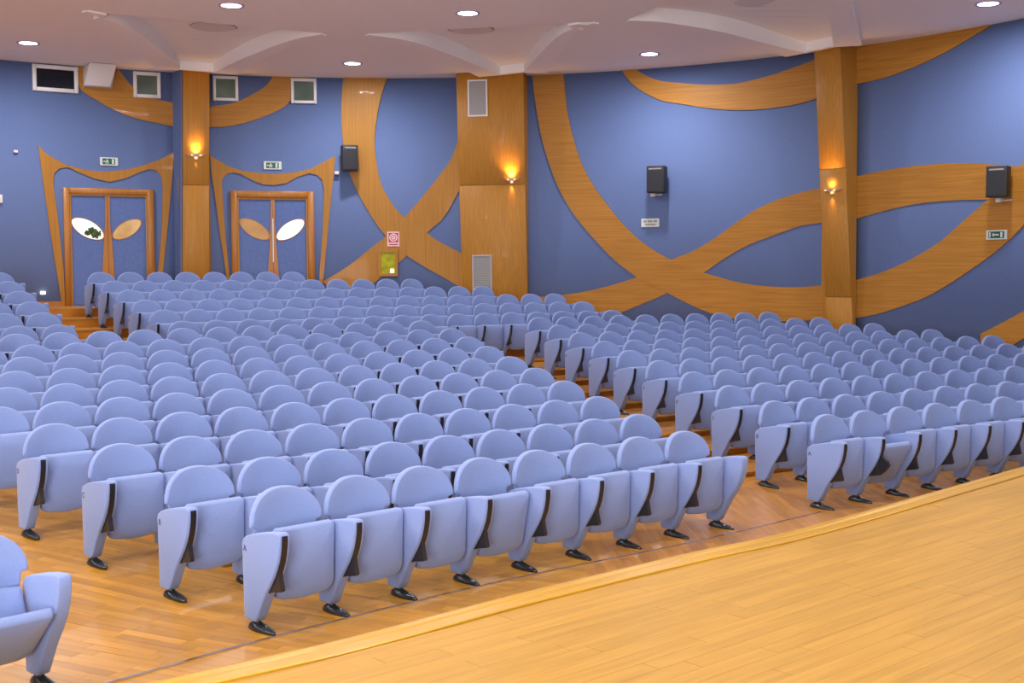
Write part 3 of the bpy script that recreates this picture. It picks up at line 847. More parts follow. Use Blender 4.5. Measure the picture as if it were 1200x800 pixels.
# ------------------------------------------------------------------ doors
def door(idx, cxp, left, right_, top, bottom, inner_l, inner_r, inner_t, stile, eyes, extra):
    fr = wall_frame(cxp, 290, 0.0)
    rel = fr[0].copy(); rel.z = Z_LAND
    root = empty(f'door_{idx}', rel); struct(root)
    P = lambda x, y: on_frame(x, y, fr)
    uL, _ = P(left, 290); uR, _ = P(right_, 290); _, vT = P(cxp, top); vB = Z_LAND - fr[0].z
    iL, _ = P(inner_l, 290); iR, _ = P(inner_r, 290); _, iT = P(cxp, inner_t)
    # the wall curves: stand the frame proud of it
    W = 0.05
    parts = [fbox(fr, uL, iL, vB, vT, -0.05, W + 0.05, rel), fbox(fr, iR, uR, vB, vT, -0.05, W + 0.05, rel), fbox(fr, iL, iR, iT, vT, -0.05, W + 0.05, rel)]
    for p, nm in zip(parts, ('frame_jamb', 'frame_jamb', 'frame_head')):
        o = mesh_obj(nm, p[0], p[1], M['wood_dark'], root); bevel_mesh(o, 0.01, 1)
    # inner rebate
    rb = 0.035
    V, F = join([fbox(fr, iL, iL + rb, vB, iT, -0.02, W + 0.02, rel), fbox(fr, iR - rb, iR, vB, iT, -0.02, W + 0.02, rel), fbox(fr, iL + rb, iR - rb, iT - rb, iT, -0.02, W + 0.02, rel)])
    mesh_obj('frame_rebate', V, F, M['wood_v'], root)
    mid = P(stile['mid'], 290)[0]
    for u0, u1 in ((iL + rb, mid - 0.004), (mid + 0.004, iR - rb)):
        leaf = mesh_obj('door_leaf', *fbox(fr, u0, u1, vB + 0.01, iT - rb, -0.01, 0.03, rel), M['door_blue'], root)
        for e in eyes:
            ec = P(*e['c'])
            if not (u0 < ec[0] < u1): continue
            au, av = P(e['c'][0] + e['a'], e['c'][1])[0] - ec[0], P(e['c'][0], e['c'][1] - e['b'])[1] - ec[1]
            rot = math.radians(e['rot'])
            def ell(s, k=28):
                out = []
                for i in range(k):
                    t = 2 * math.pi * i / k
                    x = s * au * math.cos(t); y = s * av * math.sin(t) * (1 - 0.12 * math.cos(t) ** 2)
                    out.append((ec[0] + x * math.cos(rot) - y * math.sin(rot), ec[1] + x * math.sin(rot) + y * math.cos(rot)))
                return out
            V, F = prism(ell(1.0), 0.03, 0.038)
            pane = mesh_obj('glass_pane', in_frame(fr, V, rel), F, M[e['m']], leaf)
            n = 28; a_, b_ = ell(1.06), ell(0.98)
            V = [(x, y, w) for l, w in ((a_, 0.03), (a_, 0.042), (b_, 0.042), (b_, 0.03)) for x, y in l]
            F = [(k * n + i, k * n + (i + 1) % n, ((k + 1) % 4) * n + (i + 1) % n, ((k + 1) % 4) * n + i) for k in range(4) for i in range(n)]
            mesh_obj('pane_rim', in_frame(fr, V, rel), F, M['wood_dark'], leaf)
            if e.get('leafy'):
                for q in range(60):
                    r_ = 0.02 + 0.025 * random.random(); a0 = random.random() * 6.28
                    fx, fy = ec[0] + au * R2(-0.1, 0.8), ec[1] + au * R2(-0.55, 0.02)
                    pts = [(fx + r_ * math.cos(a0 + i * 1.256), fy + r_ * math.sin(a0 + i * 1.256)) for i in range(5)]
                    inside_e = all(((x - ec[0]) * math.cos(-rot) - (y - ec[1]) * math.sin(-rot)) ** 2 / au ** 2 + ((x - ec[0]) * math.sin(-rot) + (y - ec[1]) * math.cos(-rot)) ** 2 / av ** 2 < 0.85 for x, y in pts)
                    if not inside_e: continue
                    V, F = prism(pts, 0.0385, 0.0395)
                    lf = mesh_obj('outside_foliage', in_frame(fr, V, rel), F, M['leaf'], leaf)  # flat leaf shapes on the pane stand for foliage outside
    # flared wooden stiles in the middle
    pl = [P(x, y) for x, y in stile['l']] ; pr = [P(x, y) for x, y in stile['r']]
    low = vB + 0.01
    pl[-1] = (pl[-1][0], pl[-1][1]); 
    ext = lambda a, b: (b[0] + (b[0] - a[0]) / (b[1] - a[1]) * (low - b[1]), low)
    pl.append(ext(pl[-2], pl[-1])); pr.append(ext(pr[-2], pr[-1]))
    for side_pts, sgn in ((pl, -1), (pr, 1)):
        poly = side_pts + [(mid + sgn * 0.003, low), (mid + sgn * 0.003, side_pts[0][1])]
        V, F = prism(poly, 0.03, 0.055)
        mesh_obj('stile', in_frame(fr, V, rel), F, M['wood_dark'], root)
    for (x0, x1, y0, y1, mt, nm) in extra:
        a_, b_ = P(x0, y0), P(x1, y1)
        mesh_obj(nm, *fbox(fr, a_[0], b_[0], b_[1], a_[1], 0.056, 0.075, rel), M[mt], root)
    return root
door(1, 128, 74.8, 180.5, 221, 358, 82, 173, 228,
     dict(mid=126.5, l=[(122.8, 229), (122.8, 262), (121, 290), (119.7, 319.5)], r=[(128.2, 229), (128.6, 262), (131, 284), (134, 325)]),
     [dict(c=(102.5, 268), a=21, b=9.5, rot=-30, m='daylight', leafy=True), dict(c=(148.5, 268.5), a=19, b=8.5, rot=32, m='wood_reflection')],
     [(82.5, 127, 226.6, 228.2, 'white', 'closer_arm'), (169.7, 171.2, 234, 289, 'chrome', 'handle_gap_strip')])  # chrome upright stands for light in the gap of the ajar door
door(2, 320, 271.2, 368.6, 224, 358, 278.5, 361, 232,
     dict(mid=319.8, l=[(317.3, 232), (317.0, 262), (316, 285), (313.7, 326.5)], r=[(321.8, 232), (322.2, 262), (323.6, 285), (327.2, 326.5)]),
     [dict(c=(298.5, 268.5), a=19.5, b=8.5, rot=-32, m='orange_glass'), dict(c=(340.3, 269), a=19, b=8.5, rot=34, m='daylight')],
     [(319.1, 321.0, 256, 307, 'white', 'handle_gap_strip')])

# ------------------------------------------------------------------ projection windows near the ceiling
def window(idx, x0, x1, y0, y1, b, glass, label):
    fr = wall_frame((x0 + x1) / 2, (y0 + y1) / 2); rel = fr[0].copy()
    root = empty(f'window_{idx}', rel); struct(root, label)
    u0, v1 = on_frame(x0, (y0 + y1) / 2, fr)[0], min(on_frame((x0 + x1) / 2, y0, fr)[1], ZC - 0.03 - fr[0].z)
    u1, v0 = on_frame(x1, (y0 + y1) / 2, fr)[0], on_frame((x0 + x1) / 2, y1, fr)[1]
    for q in ((u0, u0 + b, v0, v1), (u1 - b, u1, v0, v1), (u0 + b, u1 - b, v0, v0 + b), (u0 + b, u1 - b, v1 - b, v1)):
        o = mesh_obj('window_frame', *fbox(fr, *q, -0.05, 0.07, rel), M['white'], root); bevel_mesh(o, 0.006, 1)
    mesh_obj('window_pane', *fbox(fr, u0 + b, u1 - b, v0 + b, v1 - b, 0.022, 0.03, rel), glass, root)
window(1, 37.5, 91, 73.5, 108, 0.075, M['glass_dark'], 'wide dark window in white frame at the top of the left wall')
window(2, 156, 188, 83, 115, 0.07, M['glass_green'], 'small white framed window left of the left pillar')
window(3, 249.5, 279, 89, 118.5, 0.06, M['glass_green'], 'small white framed window just right of the left pillar')
window(4, 341, 371, 92, 121.5, 0.06, M['glass_green'], 'small white framed window above the right door')

def wall_thing(name, x0, x1, y0, y1, w0, w1, material, label, cat, bev=0.0, group=None, inset=0.0):
    fr = wall_frame((x0 + x1) / 2, (y0 + y1) / 2, inset); rel = fr[0].copy()
    u0, v1 = on_frame(x0, (y0 + y1) / 2, fr)[0], on_frame((x0 + x1) / 2, y0, fr)[1]
    u1, v0 = on_frame(x1, (y0 + y1) / 2, fr)[0], on_frame((x0 + x1) / 2, y1, fr)[1]
    root = empty(name, rel); tag(root, label, cat, group)
    return fr, rel, root, (u0, u1, v0, v1)

# white box hanging beside window 1
fr, rel, root, (u0, u1, v0, v1) = wall_thing('vent_box', 97, 131, 69, 90, 0, 0, None, 'white sloping box on the wall beside the dark window', 'box')
vt = ZC - 0.012 - fr[0].z; vb = vt - 0.40
V = [(u0, vb, -0.01), (u1, vb, -0.01), (u1, vt, -0.01), (u0, vt, -0.01), (u0 - 0.02, vb, 0.30), (u1 - 0.08, vb, 0.30), (u1, vt, 0.62), (u0 + 0.05, vt, 0.62)]
o = mesh_obj('casing', in_frame(fr, V, rel), [(0, 3, 2, 1), (4, 5, 6, 7), (0, 1, 5, 4), (1, 2, 6, 5), (2, 3, 7, 6), (3, 0, 4, 7)], M['white'], root); bevel_mesh(o, 0.015, 2)
o = mesh_obj('mounting_plate', *fbox(fr, u0 - 0.03, u1 + 0.03, v0 - 0.03, min(v1, ZC - 0.02 - fr[0].z), -0.01, 0.012, rel), M['white'], root)

# ------------------------------------------------------------------ pillars
def pillar(front_t, front_b, dt, db, backL, backR, zb, label, seams, side_left):
    """front_t/front_b: (xl,yl,xr,yr) px of the front face near its top and lower down; extrapolated to floor and ceiling"""
    def solve(pt, depth): return on_wall(pt[0], pt[1], depth)
    TL, TR = solve(front_t[:2], dt), solve(front_t[2:], dt)
    BL, BR = solve(front_b[:2], db), solve(front_b[2:], db)
    def at(P, Q, z):
        t = (z - P.z) / (Q.z - P.z); return P.lerp(Q, t)
    zt = ZC - 0.01
    fr = [at(BL, TL, zt), at(BR, TR, zt), at(BL, TL, zb), at(BR, TR, zb)]
    bl, brr = on_wall(backL, 200, -0.03), on_wall(backR, 200, -0.03)
    rel = Vector((fr[2].x, fr[2].y, zb))
    root = empty('pillar', rel); tag(root, label, 'pillar')
    # core
    V = [bl.copy(), brr.copy(), fr[1].copy(), fr[0].copy(), bl.copy(), brr.copy(), fr[3].copy(), fr[2].copy()]
    for i, z in ((0, zt), (1, zt), (4, zb), (5, zb)): V[i].z = z
    V = [v - rel for v in V]
    mesh_obj('core', V, [(0, 1, 2, 3), (7, 6, 5, 4), (0, 3, 7, 4), (1, 5, 6, 2), (3, 2, 6, 7), (0, 4, 5, 1)], M['wood_v'], root)
    nrm = (fr[1] - fr[0]).cross(Vector((0, 0, 1))).normalized()
    if nrm.dot(CAMO - fr[0]) < 0: nrm = -nrm
    zs = [zb] + [at(BL, TL, 3).z * 0 + z for z in seams] + [zt]
    for z0, z1 in zip(zs, zs[1:]):
        a, b = at(BL, TL, z0 + 0.006), at(BR, TR, z0 + 0.006); c, d = at(BR, TR, z1 - 0.006), at(BL, TL, z1 - 0.006)
        V = [p - rel + nrm * 0.0 for p in (a, b, c, d)] + [p - rel + nrm * 0.022 for p in (a, b, c, d)]
        o = mesh_obj('panel', V, [(0, 3, 2, 1), (4, 5, 6, 7), (0, 1, 5, 4), (1, 2, 6, 5), (2, 3, 7, 6), (3, 0, 4, 7)], M['wood_v'], root)
        bevel_mesh(o, 0.004, 1)
    if side_left:
        # painted return on the far side
        a, b, c, d = bl.copy(), fr[2].copy(), fr[0].copy(), bl.copy()
        a.z = zb; d.z = zt
        out = (a - b).cross(Vector((0, 0, 1))).normalized()
        if out.dot((fr[3] - fr[2])) > 0: out = -out
        V = [p - rel + out * 0.010 for p in (a, b, c, d)] + [p - rel + out * 0.04 for p in (a, b, c, d)]
        mesh_obj('painted_return', V, [(0, 3, 2, 1), (4, 5, 6, 7), (0, 1, 5, 4), (1, 2, 6, 5), (2, 3, 7, 6), (3, 0, 4, 7)], M['wall'], root)
    return fr, nrm, (BL, TL, BR, TR), root
def z_at(px, py, inset): return on_wall(px, py, inset).z
P1 = pillar((214.2, 88, 245.3, 89), (214, 321, 244.8, 321), 0.45, 0.45, 205, 246, Z_LAND, 'slim wooden pillar between the two doors', [z_at(229, 217, .45)], True)
P2 = pillar((534.6, 86, 613.2, 90), (541.8, 332, 618, 340), 0.55, 0.30, 546, 619, 1.0, 'broad wooden pillar with two grey grilles in the middle of the wall', [z_at(577, 217, .4)], False)
P3 = pillar((955, 65.5, 985, 60), (969, 378, 999.8, 378), 0.62, 0.22, 962, 1003.5, 0.4, 'slanted wooden pillar on the right with a bare wall lamp', [z_at(985, 348, .25), z_at(970, 198, .45)], False)

def on_pillar(P, px, py):
    fr, nrm, _, _ = P
    n = (fr[1] - fr[0]).cross(fr[2] - fr[0]).normalized()
    if n.dot(CAMO - fr[0]) < 0: n = -n
    r = ray(px, py); s = (fr[0] - CAMO).dot(n) / r.dot(n)
    o = CAMO + r * s
    t = (fr[1] - fr[0]).normalized(); u = n.cross(t)
    if u.z < 0: u = -u
    return o, t, u, n

# wall lamps (half bowl uplighters)
def sconce(P, px, py, wpx, label):
    fr = on_pillar(P, px, py); o, t, u, n = fr
    rel = o.copy()
    root = empty('wall_lamp', rel); tag(root, label, 'lamp', 'uplighter lamps on the pillars')
    s = (o - CAMO).length / FPX; w = wpx * s / 2
    # shallow half bowl
    V, F = [], []; na, nr = 14, 5
    for k in range(nr + 1):
        ph = k / nr
        r_ = w * (0.25 + 0.75 * ph ** 0.6); z_ = -0.055 + 0.055 * ph
        for i in range(na + 1):
            a = math.pi * i / na
            V.append((r_ * math.cos(a), z_, 0.022 + r_ * 0.8 * math.sin(a)))
    for k in range(nr):
        for i in range(na): F.append((k * (na + 1) + i, k * (na + 1) + i + 1, (k + 1) * (na + 1) + i + 1, (k + 1) * (na + 1) + i))
    mesh_obj('bowl', in_frame(fr, V, rel), F, M['sconce_metal'], root, smooth=True)
    V, F = box(-0.03, 0.03, -0.10, -0.01, 0.0, 0.04); mesh_obj('bracket', in_frame(fr, V, rel), F, M['sconce_metal'], root)
    V, F = box(-w * 0.5, w * 0.5, -0.030, -0.008, 0.03, 0.03 + w * 0.5); mesh_obj('bulb', in_frame(fr, V, rel), F, M['sconce_glass'], root)
    for dz, pw, sz, aim in ((0.03, SCONCE_W, 0.05, 0.5), (-0.12, SCONCE_W * 0.10, 0.02, -0.5)):
        l = bpy.data.lights.new('wall_lamp_light', 'SPOT'); l.energy = pw * 6; l.color = (1.0, 0.50, 0.12); l.shadow_soft_size = sz
        l.spot_size = math.radians(120 if dz > 0 else 50); l.spot_blend = 0.9
        lo = bpy.data.objects.new('wall_lamp_light', l); COL.objects.link(lo)
        p = o + n * 0.07 + u * dz
        lo.location = p - rel; lo.parent = root
        tgt = Vector((0, 0, 1 if dz > 0 else -1)) - n * 0.35
        lo.rotation_euler = tgt.to_track_quat('-Z', 'Y').to_euler()
sconce(P1, 229.5, 181, 22, 'small glowing uplighter on the slim pillar between the doors')
sconce(P2, 600, 209, 19, 'small glowing uplighter on the broad middle pillar')
sconce(P3, 976, 221, 25, 'small glowing uplighter on the slanted right pillar')

def grille(P, x0, x1, y0, y1, label, matf, slats):
    fr = on_pillar(P, (x0 + x1) / 2, (y0 + y1) / 2); rel = fr[0].copy()
    root = empty('vent_grille', rel); tag(root, label, 'vent')
    u0 = on_frame2(x0, (y0 + y1) / 2, fr)[0]; u1 = on_frame2(x1, (y0 + y1) / 2, fr)[0]
    v1 = on_frame2((x0 + x1) / 2, y0, fr)[1]; v0 = on_frame2((x0 + x1) / 2, y1, fr)[1]
    b = 0.03
    V, F = join([fbox(fr, *q, 0.02, 0.045, rel) for q in ((u0, u0 + b, v0, v1), (u1 - b, u1, v0, v1), (u0 + b, u1 - b, v0, v0 + b), (u0 + b, u1 - b, v1 - b, v1))])
    mesh_obj('frame', V, F, matf, root)
    mesh_obj('backing', *fbox(fr, u0 + b, u1 - b, v0 + b, v1 - b, 0.02, 0.026, rel), M['grey'], root)
    parts = []
    for i in range(slats):
        z = v0 + b + (v1 - v0 - 2 * b) * (i + 0.5) / slats
        parts.append(fbox(fr, u0 + b, u1 - b, z - 0.004, z + 0.004, 0.026, 0.036, rel))
    V, F = join(parts); o = mesh_obj('slats', V, F, M['grey_slat'], root); o['kind'] = 'stuff'
def on_frame2(px, py, fr): return on_frame(px, py, fr)
grille(P2, 548.5, 571.5, 93.5, 136.5, 'grey louvre grille with white frame high on the broad pillar', M['white'], 22)
grille(P2, 554, 577, 298.5, 346, 'pale grille low on the broad pillar behind the seats', M['grey_slat'], 22)

# ------------------------------------------------------------------ wall speakers
def speaker(x0, x1, y0, y1, yaw, label, bracket_px):
    fr, rel, root, (u0, u1, v0, v1) = wall_thing('wall_speaker', x0, x1, y0, y1, 0, 0, None, label, 'speaker', group='black wall speakers')
    o, t, u, n = fr
    ca, sa = math.cos(yaw), math.sin(yaw)
    t2 = t * ca + n * sa; n2 = n * ca - t * sa
    o2 = o + n * 0.16
    f2 = (o2, t2, u, n2)
    w = (u1 - u0)
    vv0, vv1 = v0, v1
    bd = fbox(f2, u0, u1, vv0, vv1, 0.0, 0.25, rel)
    b = mesh_obj('cabinet', *bd, M['speaker'], root); bevel_mesh(b, 0.012, 2)
    mesh_obj('grille', *fbox(f2, u0 + 0.02, u1 - 0.02, vv0 + 0.03, vv1 - 0.09, 0.25, 0.262, rel), M['speaker_grille'], root)
    mesh_obj('name_strip', *fbox(f2, u0 + 0.05, u1 - 0.05, vv1 - 0.07, vv1 - 0.045, 0.25, 0.256, rel), M['grey'], root)
    V, F = join([fbox(fr, -0.04, 0.04, -0.06, 0.06, 0.0, 0.02, rel), fbox(fr, -0.015, 0.015, -0.02, 0.02, 0.02, 0.18, rel)])
    mesh_obj('bracket', V, F, M['speaker'], root)
    return root
speaker(399.5, 417.5, 172, 201.5, -0.25, 'black speaker on the wall right of the right door surround', None)
speaker(765, 785, 196, 227, 0.0, 'black speaker in the middle of the open blue wall', None)
speaker(1169, 1190, 196, 232, -0.30, 'black speaker at the far right on the wooden band', None)

# little devices
def small_device(px, py, w, h, d, material, label, cat, name, arm=None, inset=0.0):
    fr, rel, root, (u0, u1, v0, v1) = wall_thing(name, px - w / 2, px + w / 2, py - h / 2, py + h / 2, 0, 0, None, label, cat, inset=inset)
    o = mesh_obj('housing', *fbox(fr, u0, u1, v0, v1, 0.01, d, rel), material, root); bevel_mesh(o, min(u1 - u0, v1 - v0) * 0.2, 2)
    V, F = fbox(fr, u0 * 0.5, u1 * 0.5, v0 * 0.5, v1 * 0.5, -0.01, 0.012, rel)
    mesh_obj('back_plate', V, F, material, root)
    if arm:
        V, F = fbox(fr, u1, u1 + arm, v0 * 0.3, v0 * 0.3 + 0.02, 0.02, 0.04, rel)
        mesh_obj('cable', V, F, M['white'], root)
small_device(767, 228.5, 6, 4, 0.12, M['white'], 'tiny white device under the middle wall speaker', 'sensor', 'wall_sensor', arm=0.12)
small_device(1175, 235, 6, 4.5, 0.14, M['white'], 'tiny white camera under the far right speaker', 'camera', 'wall_camera', arm=0.15)
small_device(395, 203, 5, 4, 0.12, M['white'], 'tiny white device at the right tip of the right door surround', 'sensor', 'wall_sensor')
small_device(18, 177.5, 5, 3, 0.06, M['white'], 'tiny white knob alone on the blue wall at far left', 'sensor', 'wall_sensor')
small_device(0, 233, 5, 10, 0.06, M['white'], 'white socket on the left wall at the picture edge', 'socket', 'wall_socket')
small_device(50, 343, 6, 3.5, 0.05, M['steplight'], 'small lit lamp low on the left wall beside the door', 'lamp', 'wall_light')

# ------------------------------------------------------------------ signs
def sign(x0, x1, y0, y1, label, kind, inset=0.0, name='exit_sign', group=None):
    fr, rel, root, (u0, u1, v0, v1) = wall_thing(name, x0, x1, y0, y1, 0, 0, None, label, 'sign', group=group, inset=inset)
    W, H = u1 - u0, v1 - v0
    fb = lambda a, b, c, d, w0, w1: fbox(fr, u0 + a * W, u0 + b * W, v0 + c * H, v0 + d * H, w0, w1, rel)
    if kind == 'exit':
        mesh_obj('board', *fb(0, 1, 0, 1, -0.01, 0.03), M['signwhite'], root)
        mesh_obj('green_field', *fb(0.14, 0.84, 0.14, 0.86, 0.03, 0.034), M['green'], root)
        # running figure, arrow and doorway
        parts = [fb(0.36, 0.42, 0.62, 0.76, 0.034, 0.037), fb(0.35, 0.43, 0.40, 0.62, 0.034, 0.037), fb(0.28, 0.36, 0.48, 0.54, 0.034, 0.037), fb(0.43, 0.50, 0.50, 0.56, 0.034, 0.037), fb(0.30, 0.36, 0.24, 0.40, 0.034, 0.037), fb(0.42, 0.47, 0.22, 0.40, 0.034, 0.037)]
        V, F = join(parts); mesh_obj('running_figure', V, F, M['signwhite'], root)
        mesh_obj('doorway', *fb(0.66, 0.77, 0.20, 0.80, 0.034, 0.037), M['signwhite'], root)
        mesh_obj('arrow', *fb(0.20, 0.27, 0.42, 0.58, 0.034, 0.037), M['signwhite'], root)
    elif kind == 'exit_arrow':
        mesh_obj('board', *fb(0, 1, 0, 1, -0.01, 0.03), M['signwhite'], root)
        mesh_obj('green_field', *fb(0.10, 0.88, 0.14, 0.86, 0.03, 0.034), M['green'], root)
        mesh_obj('doorway', *fb(0.14, 0.22, 0.22, 0.78, 0.034, 0.037), M['signwhite'], root)
        mesh_obj('arrow_shaft', *fb(0.36, 0.62, 0.42, 0.58, 0.034, 0.037), M['signwhite'], root)
        V, F = prism([(u0 + .28 * W, v0 + .5 * H), (u0 + .38 * W, v0 + .28 * H), (u0 + .38 * W, v0 + .72 * H)], 0.034, 0.037)
        mesh_obj('arrow_head', in_frame(fr, V, rel), F, M['signwhite'], root)
        mesh_obj('running_figure', *fb(0.70, 0.80, 0.22, 0.78, 0.034, 0.037), M['signwhite'], root)
    elif kind == 'plate':
        mesh_obj('board', *fb(0, 1, 0, 1, -0.01, 0.03), M['signwhite'], root)
        V, F = join([fb(0.12, 0.30, 0.55, 0.8, 0.03, 0.033), fb(0.36, 0.62, 0.55, 0.8, 0.03, 0.033), fb(0.68, 0.88, 0.55, 0.8, 0.03, 0.033), fb(0.2, 0.8, 0.2, 0.38, 0.03, 0.033)])
        mesh_obj('print', V, F, M['grey'], root)
    elif kind == 'hose':
        mesh_obj('board', *fb(0, 1, 0, 1, -0.01, 0.02), M['pink'], root)
        mesh_obj('red_field', *fb(0.10, 0.92, 0.26, 0.93, 0.02, 0.024), M['red'], root)
        for r0, r1, mt in ((0.30, 0.0, 'pink'), (0.20, 0.0, 'red'), (0.11, 0.0, 'pink')):
            pass
        def disc(r, w0, w1):
            n = 20; return prism([(u0 + 0.51 * W + r * W * math.cos(2 * math.pi * i / n), v0 + 0.60 * H + r * W * math.sin(2 * math.pi * i / n)) for i in range(n)], w0, w1)
        for r, w, mt in ((0.34, 0.026, 'pink'), (0.25, 0.028, 'red'), (0.18, 0.030, 'pink'), (0.07, 0.032, 'red')):
            V, F = disc(r, 0.02, w); mesh_obj('hose_ring', in_frame(fr, V, rel), F, M[mt], root)
        mesh_obj('caption', *fb(0.12, 0.9, 0.08, 0.17, 0.02, 0.024), M['red'], root)
sign(117, 138, 184.5, 194, 'green exit sign with running figure above the left door', 'exit')
sign(309, 330, 189.3, 198.5, 'green exit sign with running figure above the right door', 'exit')
sign(1157, 1181, 269.5, 280.5, 'green exit sign with white arrow on the right wooden band', 'exit_arrow', inset=0.02)
sign(752, 773, 256, 266, 'small pale notice plate below the middle wall speaker', 'plate', name='notice_plate')
sign(454, 468, 271.5, 288.5, 'red fire hose sign above the yellow cabinet', 'hose', inset=0.02, name='fire_hose_sign')

# hose cabinet
fr, rel, root, (u0, u1, v0, v1) = wall_thing('hose_cabinet', 443.5, 466.5, 292.5, 323.5, 0, 0, None, 'wood framed cabinet with yellow front under the red hose sign', 'cabinet', inset=0.0)
b = 0.06
for q in ((u0, u0 + b, v0, v1), (u1 - b, u1, v0, v1), (u0 + b, u1 - b, v0, v0 + b), (u0 + b, u1 - b, v1 - b, v1)):
    mesh_obj('frame_bar', *fbox(fr, *q, -0.01, 0.09, rel), M['wood_v'], root)
mesh_obj('glazed_door', *fbox(fr, u0 + b, u1 - b, v0 + b, v1 - b, 0.03, 0.06, rel), M['yellow'], root)
mesh_obj('reflection_glint', *fbox(fr, u1 - b - 0.10, u1 - b - 0.03, v0 + b + 0.02, v0 + b + 0.09, 0.055, 0.066, rel), M['lamp'], root)  # bright reflection on the yellow front, put in as a glowing patch

# ------------------------------------------------------------------ skirting by the left door, panel outline, step lights
def skirt(a0, a1, z0, z1, name):
    v, f = wall_arc(a0, a1, 14, z0, z1, WR - 0.03, WR + 0.001)
    base = Vector(v[0])
    o = mesh_obj(name, [Vector(p) - base for p in v], f, M['wood_dark'], loc=base); struct(o)
skirt(wall_ang(-60, 350), wall_ang(73, 350), Z_LAND, Z_LAND + 0.09, 'baseboard_left')
skirt(wall_ang(190, 350), wall_ang(204, 350), Z_LAND, Z_LAND + 0.09, 'baseboard_back')
skirt(wall_ang(381, 350), wall_ang(520, 350), Z_LAND, Z_LAND + 0.09, 'baseboard_right')
for px, py, r_, z_ in ((76, 381, 12.5, Z[14] + 0.09), (92, 394, 12.5, Z[13] + 0.09), (61, 369, 12.5, Z[15] + .09)):
    k = {76: 15, 92: 14, 61: 16}[px]
    a_e = {16: -0.6982, 15: -0.7006, 14: -0.7032}[k] + 0.62 * PITCH_S / RK(k)
    p = arcp(RK(k) - EDGE - 0.012, a_e, Z[k - 1] - 0.06)
    # seen in the riser beside the end seats: round lens in a rim
    root = empty('step_light', p); root.rotation_euler = (0, 0, math.pi - a_e); tag(root, f'small round step light by the {ORD[k-11]} row of the rear left block', 'lamp', 'step lights of the lit aisle')
    n = 14
    for nm, rad, y0, y1, mt in (('rim', 0.04, -0.02, 0.012, 'chrome'), ('lens', 0.03, -0.02, 0.016, 'steplight')):
        V, F = prism([(rad * math.cos(2 * math.pi * i / n), rad * math.sin(2 * math.pi * i / n)) for i in range(n)], y0, y1)
        mesh_obj(nm, [(a, c, b_) for a, b_, c in V], F, M[mt], root)

# ------------------------------------------------------------------ ceiling downlights, vents, detectors
DL = [((33, 50), 'far left'), ((271, 6), 'left of the middle near the top edge'), ((413, 74), 'between left and middle ribs'), ((548, 15), 'in the middle near the top edge'), ((761, 63), 'close to the wall right of the middle pillar'), ((1158, 4), 'at the right above the wooden band')]
DLL = ['round ceiling downlight nearest the left wall window', 'round ceiling downlight beyond the left ceiling rib, near the top edge', 'round ceiling downlight close above the wide wooden band', 'round ceiling downlight before the middle recess, near the top edge', 'round ceiling downlight above the open blue wall', 'round ceiling downlight right of the right pillar']
def disc_geo(r, z0, z1, n=24): return prism([(r * math.cos(2 * math.pi * i / n), r * math.sin(2 * math.pi * i / n)) for i in range(n)], z0, z1)
def downlight(x, y, label, power, geo=True):
    if geo:
        root = empty('ceiling_downlight', (x, y, ZC)); tag(root, label, 'ceiling lamp', 'round downlights in the ceiling')
        n = 28
        V = [(r * math.cos(2 * math.pi * i / n), r * math.sin(2 * math.pi * i / n), z) for r, z in ((0.20, 0.0), (0.195, -0.018), (0.155, -0.012), (0.155, 0.0)) for i in range(n)]
        F = [(k * n + i, k * n + (i + 1) % n, ((k + 1) % 4) * n + (i + 1) % n, ((k + 1) % 4) * n + i) for k in range(4) for i in range(n)]
        mesh_obj('rim', V, F, M['lamp_rim'], root, smooth=True)
        V, F = disc_geo(0.158, -0.010, -0.002); mesh_obj('diffuser', V, F, M['lamp'], root)
    l = bpy.data.lights.new('downlight', 'AREA'); l.shape = 'DISK'; l.size = 0.3; l.energy = power; l.color = DOWN_C
    lo = bpy.data.objects.new('downlight', l); COL.objects.link(lo); lo.location = (x, y, ZC - 0.03)
    if geo: lo.parent = root; lo.location = (0, 0, -0.03)
for ((px, py), _), lab in zip(DL, DLL):
    p = on_z(px, py, ZC); downlight(p.x, p.y, lab, DOWN_W)
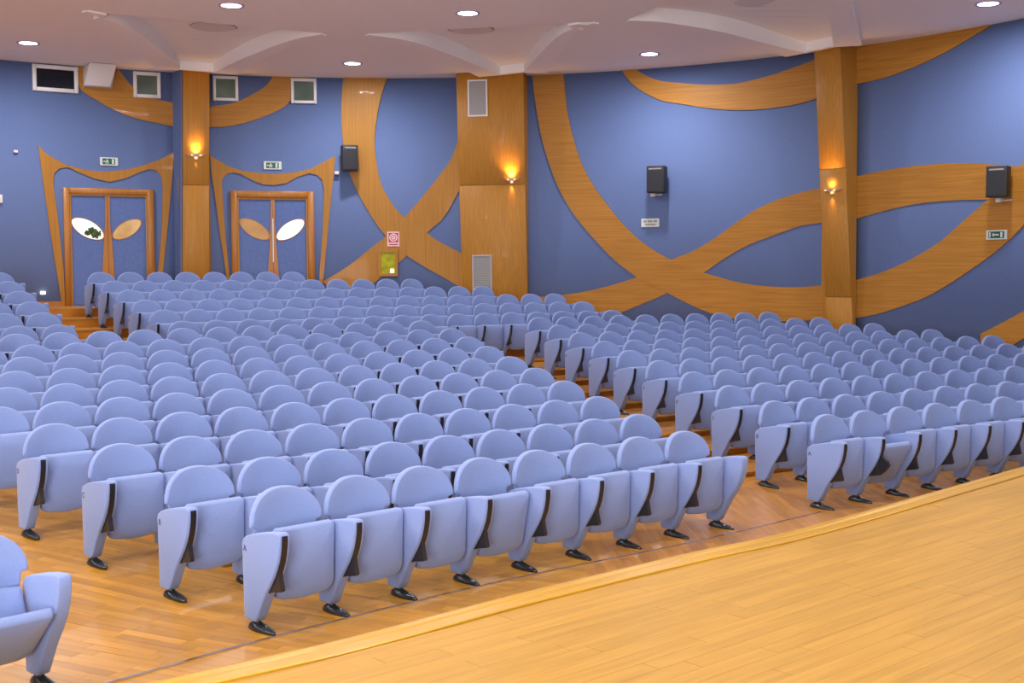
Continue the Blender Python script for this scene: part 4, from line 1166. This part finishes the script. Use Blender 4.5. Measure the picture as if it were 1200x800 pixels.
for i, (x, y) in enumerate([(-10.2, 17.5), (-6.5, 13.0), (-1.8, 12.5), (3.0, 13.5), (7.8, 12.5), (-9.8, 10.5), (-4.2, 8.5), (1.0, 8.5), (5.5, 9.0), (-7.5, 5.5), (-1.6, 4.6), (3.0, 4.4)]):
    downlight(x, y, 'round ceiling downlight out of view above the ' + ['left side seats', 'left rows', 'centre rows', 'inner right rows', 'outer right rows', 'left front', 'centre front', 'aisle front', 'right front', 'left stage edge', 'stage centre', 'stage right'][i], DOWN_W)

def ceil_thing(px, py, z, name, label, cat):
    p = on_z(px, py, z); root = empty(name, p); tag(root, label, cat); return p, root
p, root = ceil_thing(250, 31, ZC + REC_H, 'ceiling_vent', 'shallow round vent in the left ceiling recess', 'vent')
for r, z0, mt, nm in ((0.42, -0.010, 'grey_slat', 'ring'), (0.385, -0.02, 'white', 'inner_plate')):
    V, F = disc_geo(r, z0, 0.002); mesh_obj(nm, V, F, M[mt], root)
p, root = ceil_thing(552, 34, ZC + REC_H, 'ceiling_vent', 'shallow round vent in the middle ceiling recess', 'vent')
for r, z0, mt, nm in ((0.42, -0.010, 'grey_slat', 'ring'), (0.385, -0.02, 'white', 'inner_plate')):
    V, F = disc_geo(r, z0, 0.002); mesh_obj(nm, V, F, M[mt], root)
p, root = ceil_thing(889, 0, ZC + REC_H, 'ceiling_vent', 'shallow round vent in the right ceiling recess', 'vent')
for r, z0, mt, nm in ((0.42, -0.010, 'grey_slat', 'ring'), (0.385, -0.03, 'white', 'inner_plate')):
    V, F = disc_geo(r, z0, 0.002); mesh_obj(nm, V, F, M[mt], root)
for px, py, w in ((239, 57, 'left'), (585, 60, 'middle'), (932, 28, 'right')):
    p, root = ceil_thing(px, py, ZC + REC_H, 'smoke_detector', f'tiny smoke detector in the {w} ceiling recess', 'detector')
    for r, z0, nm in ((0.05, -0.03, 'base'), (0.03, -0.055, 'sensor_head')):
        V, F = disc_geo(r, z0, 0.001, 14); mesh_obj(nm, V, F, M['white'], root)
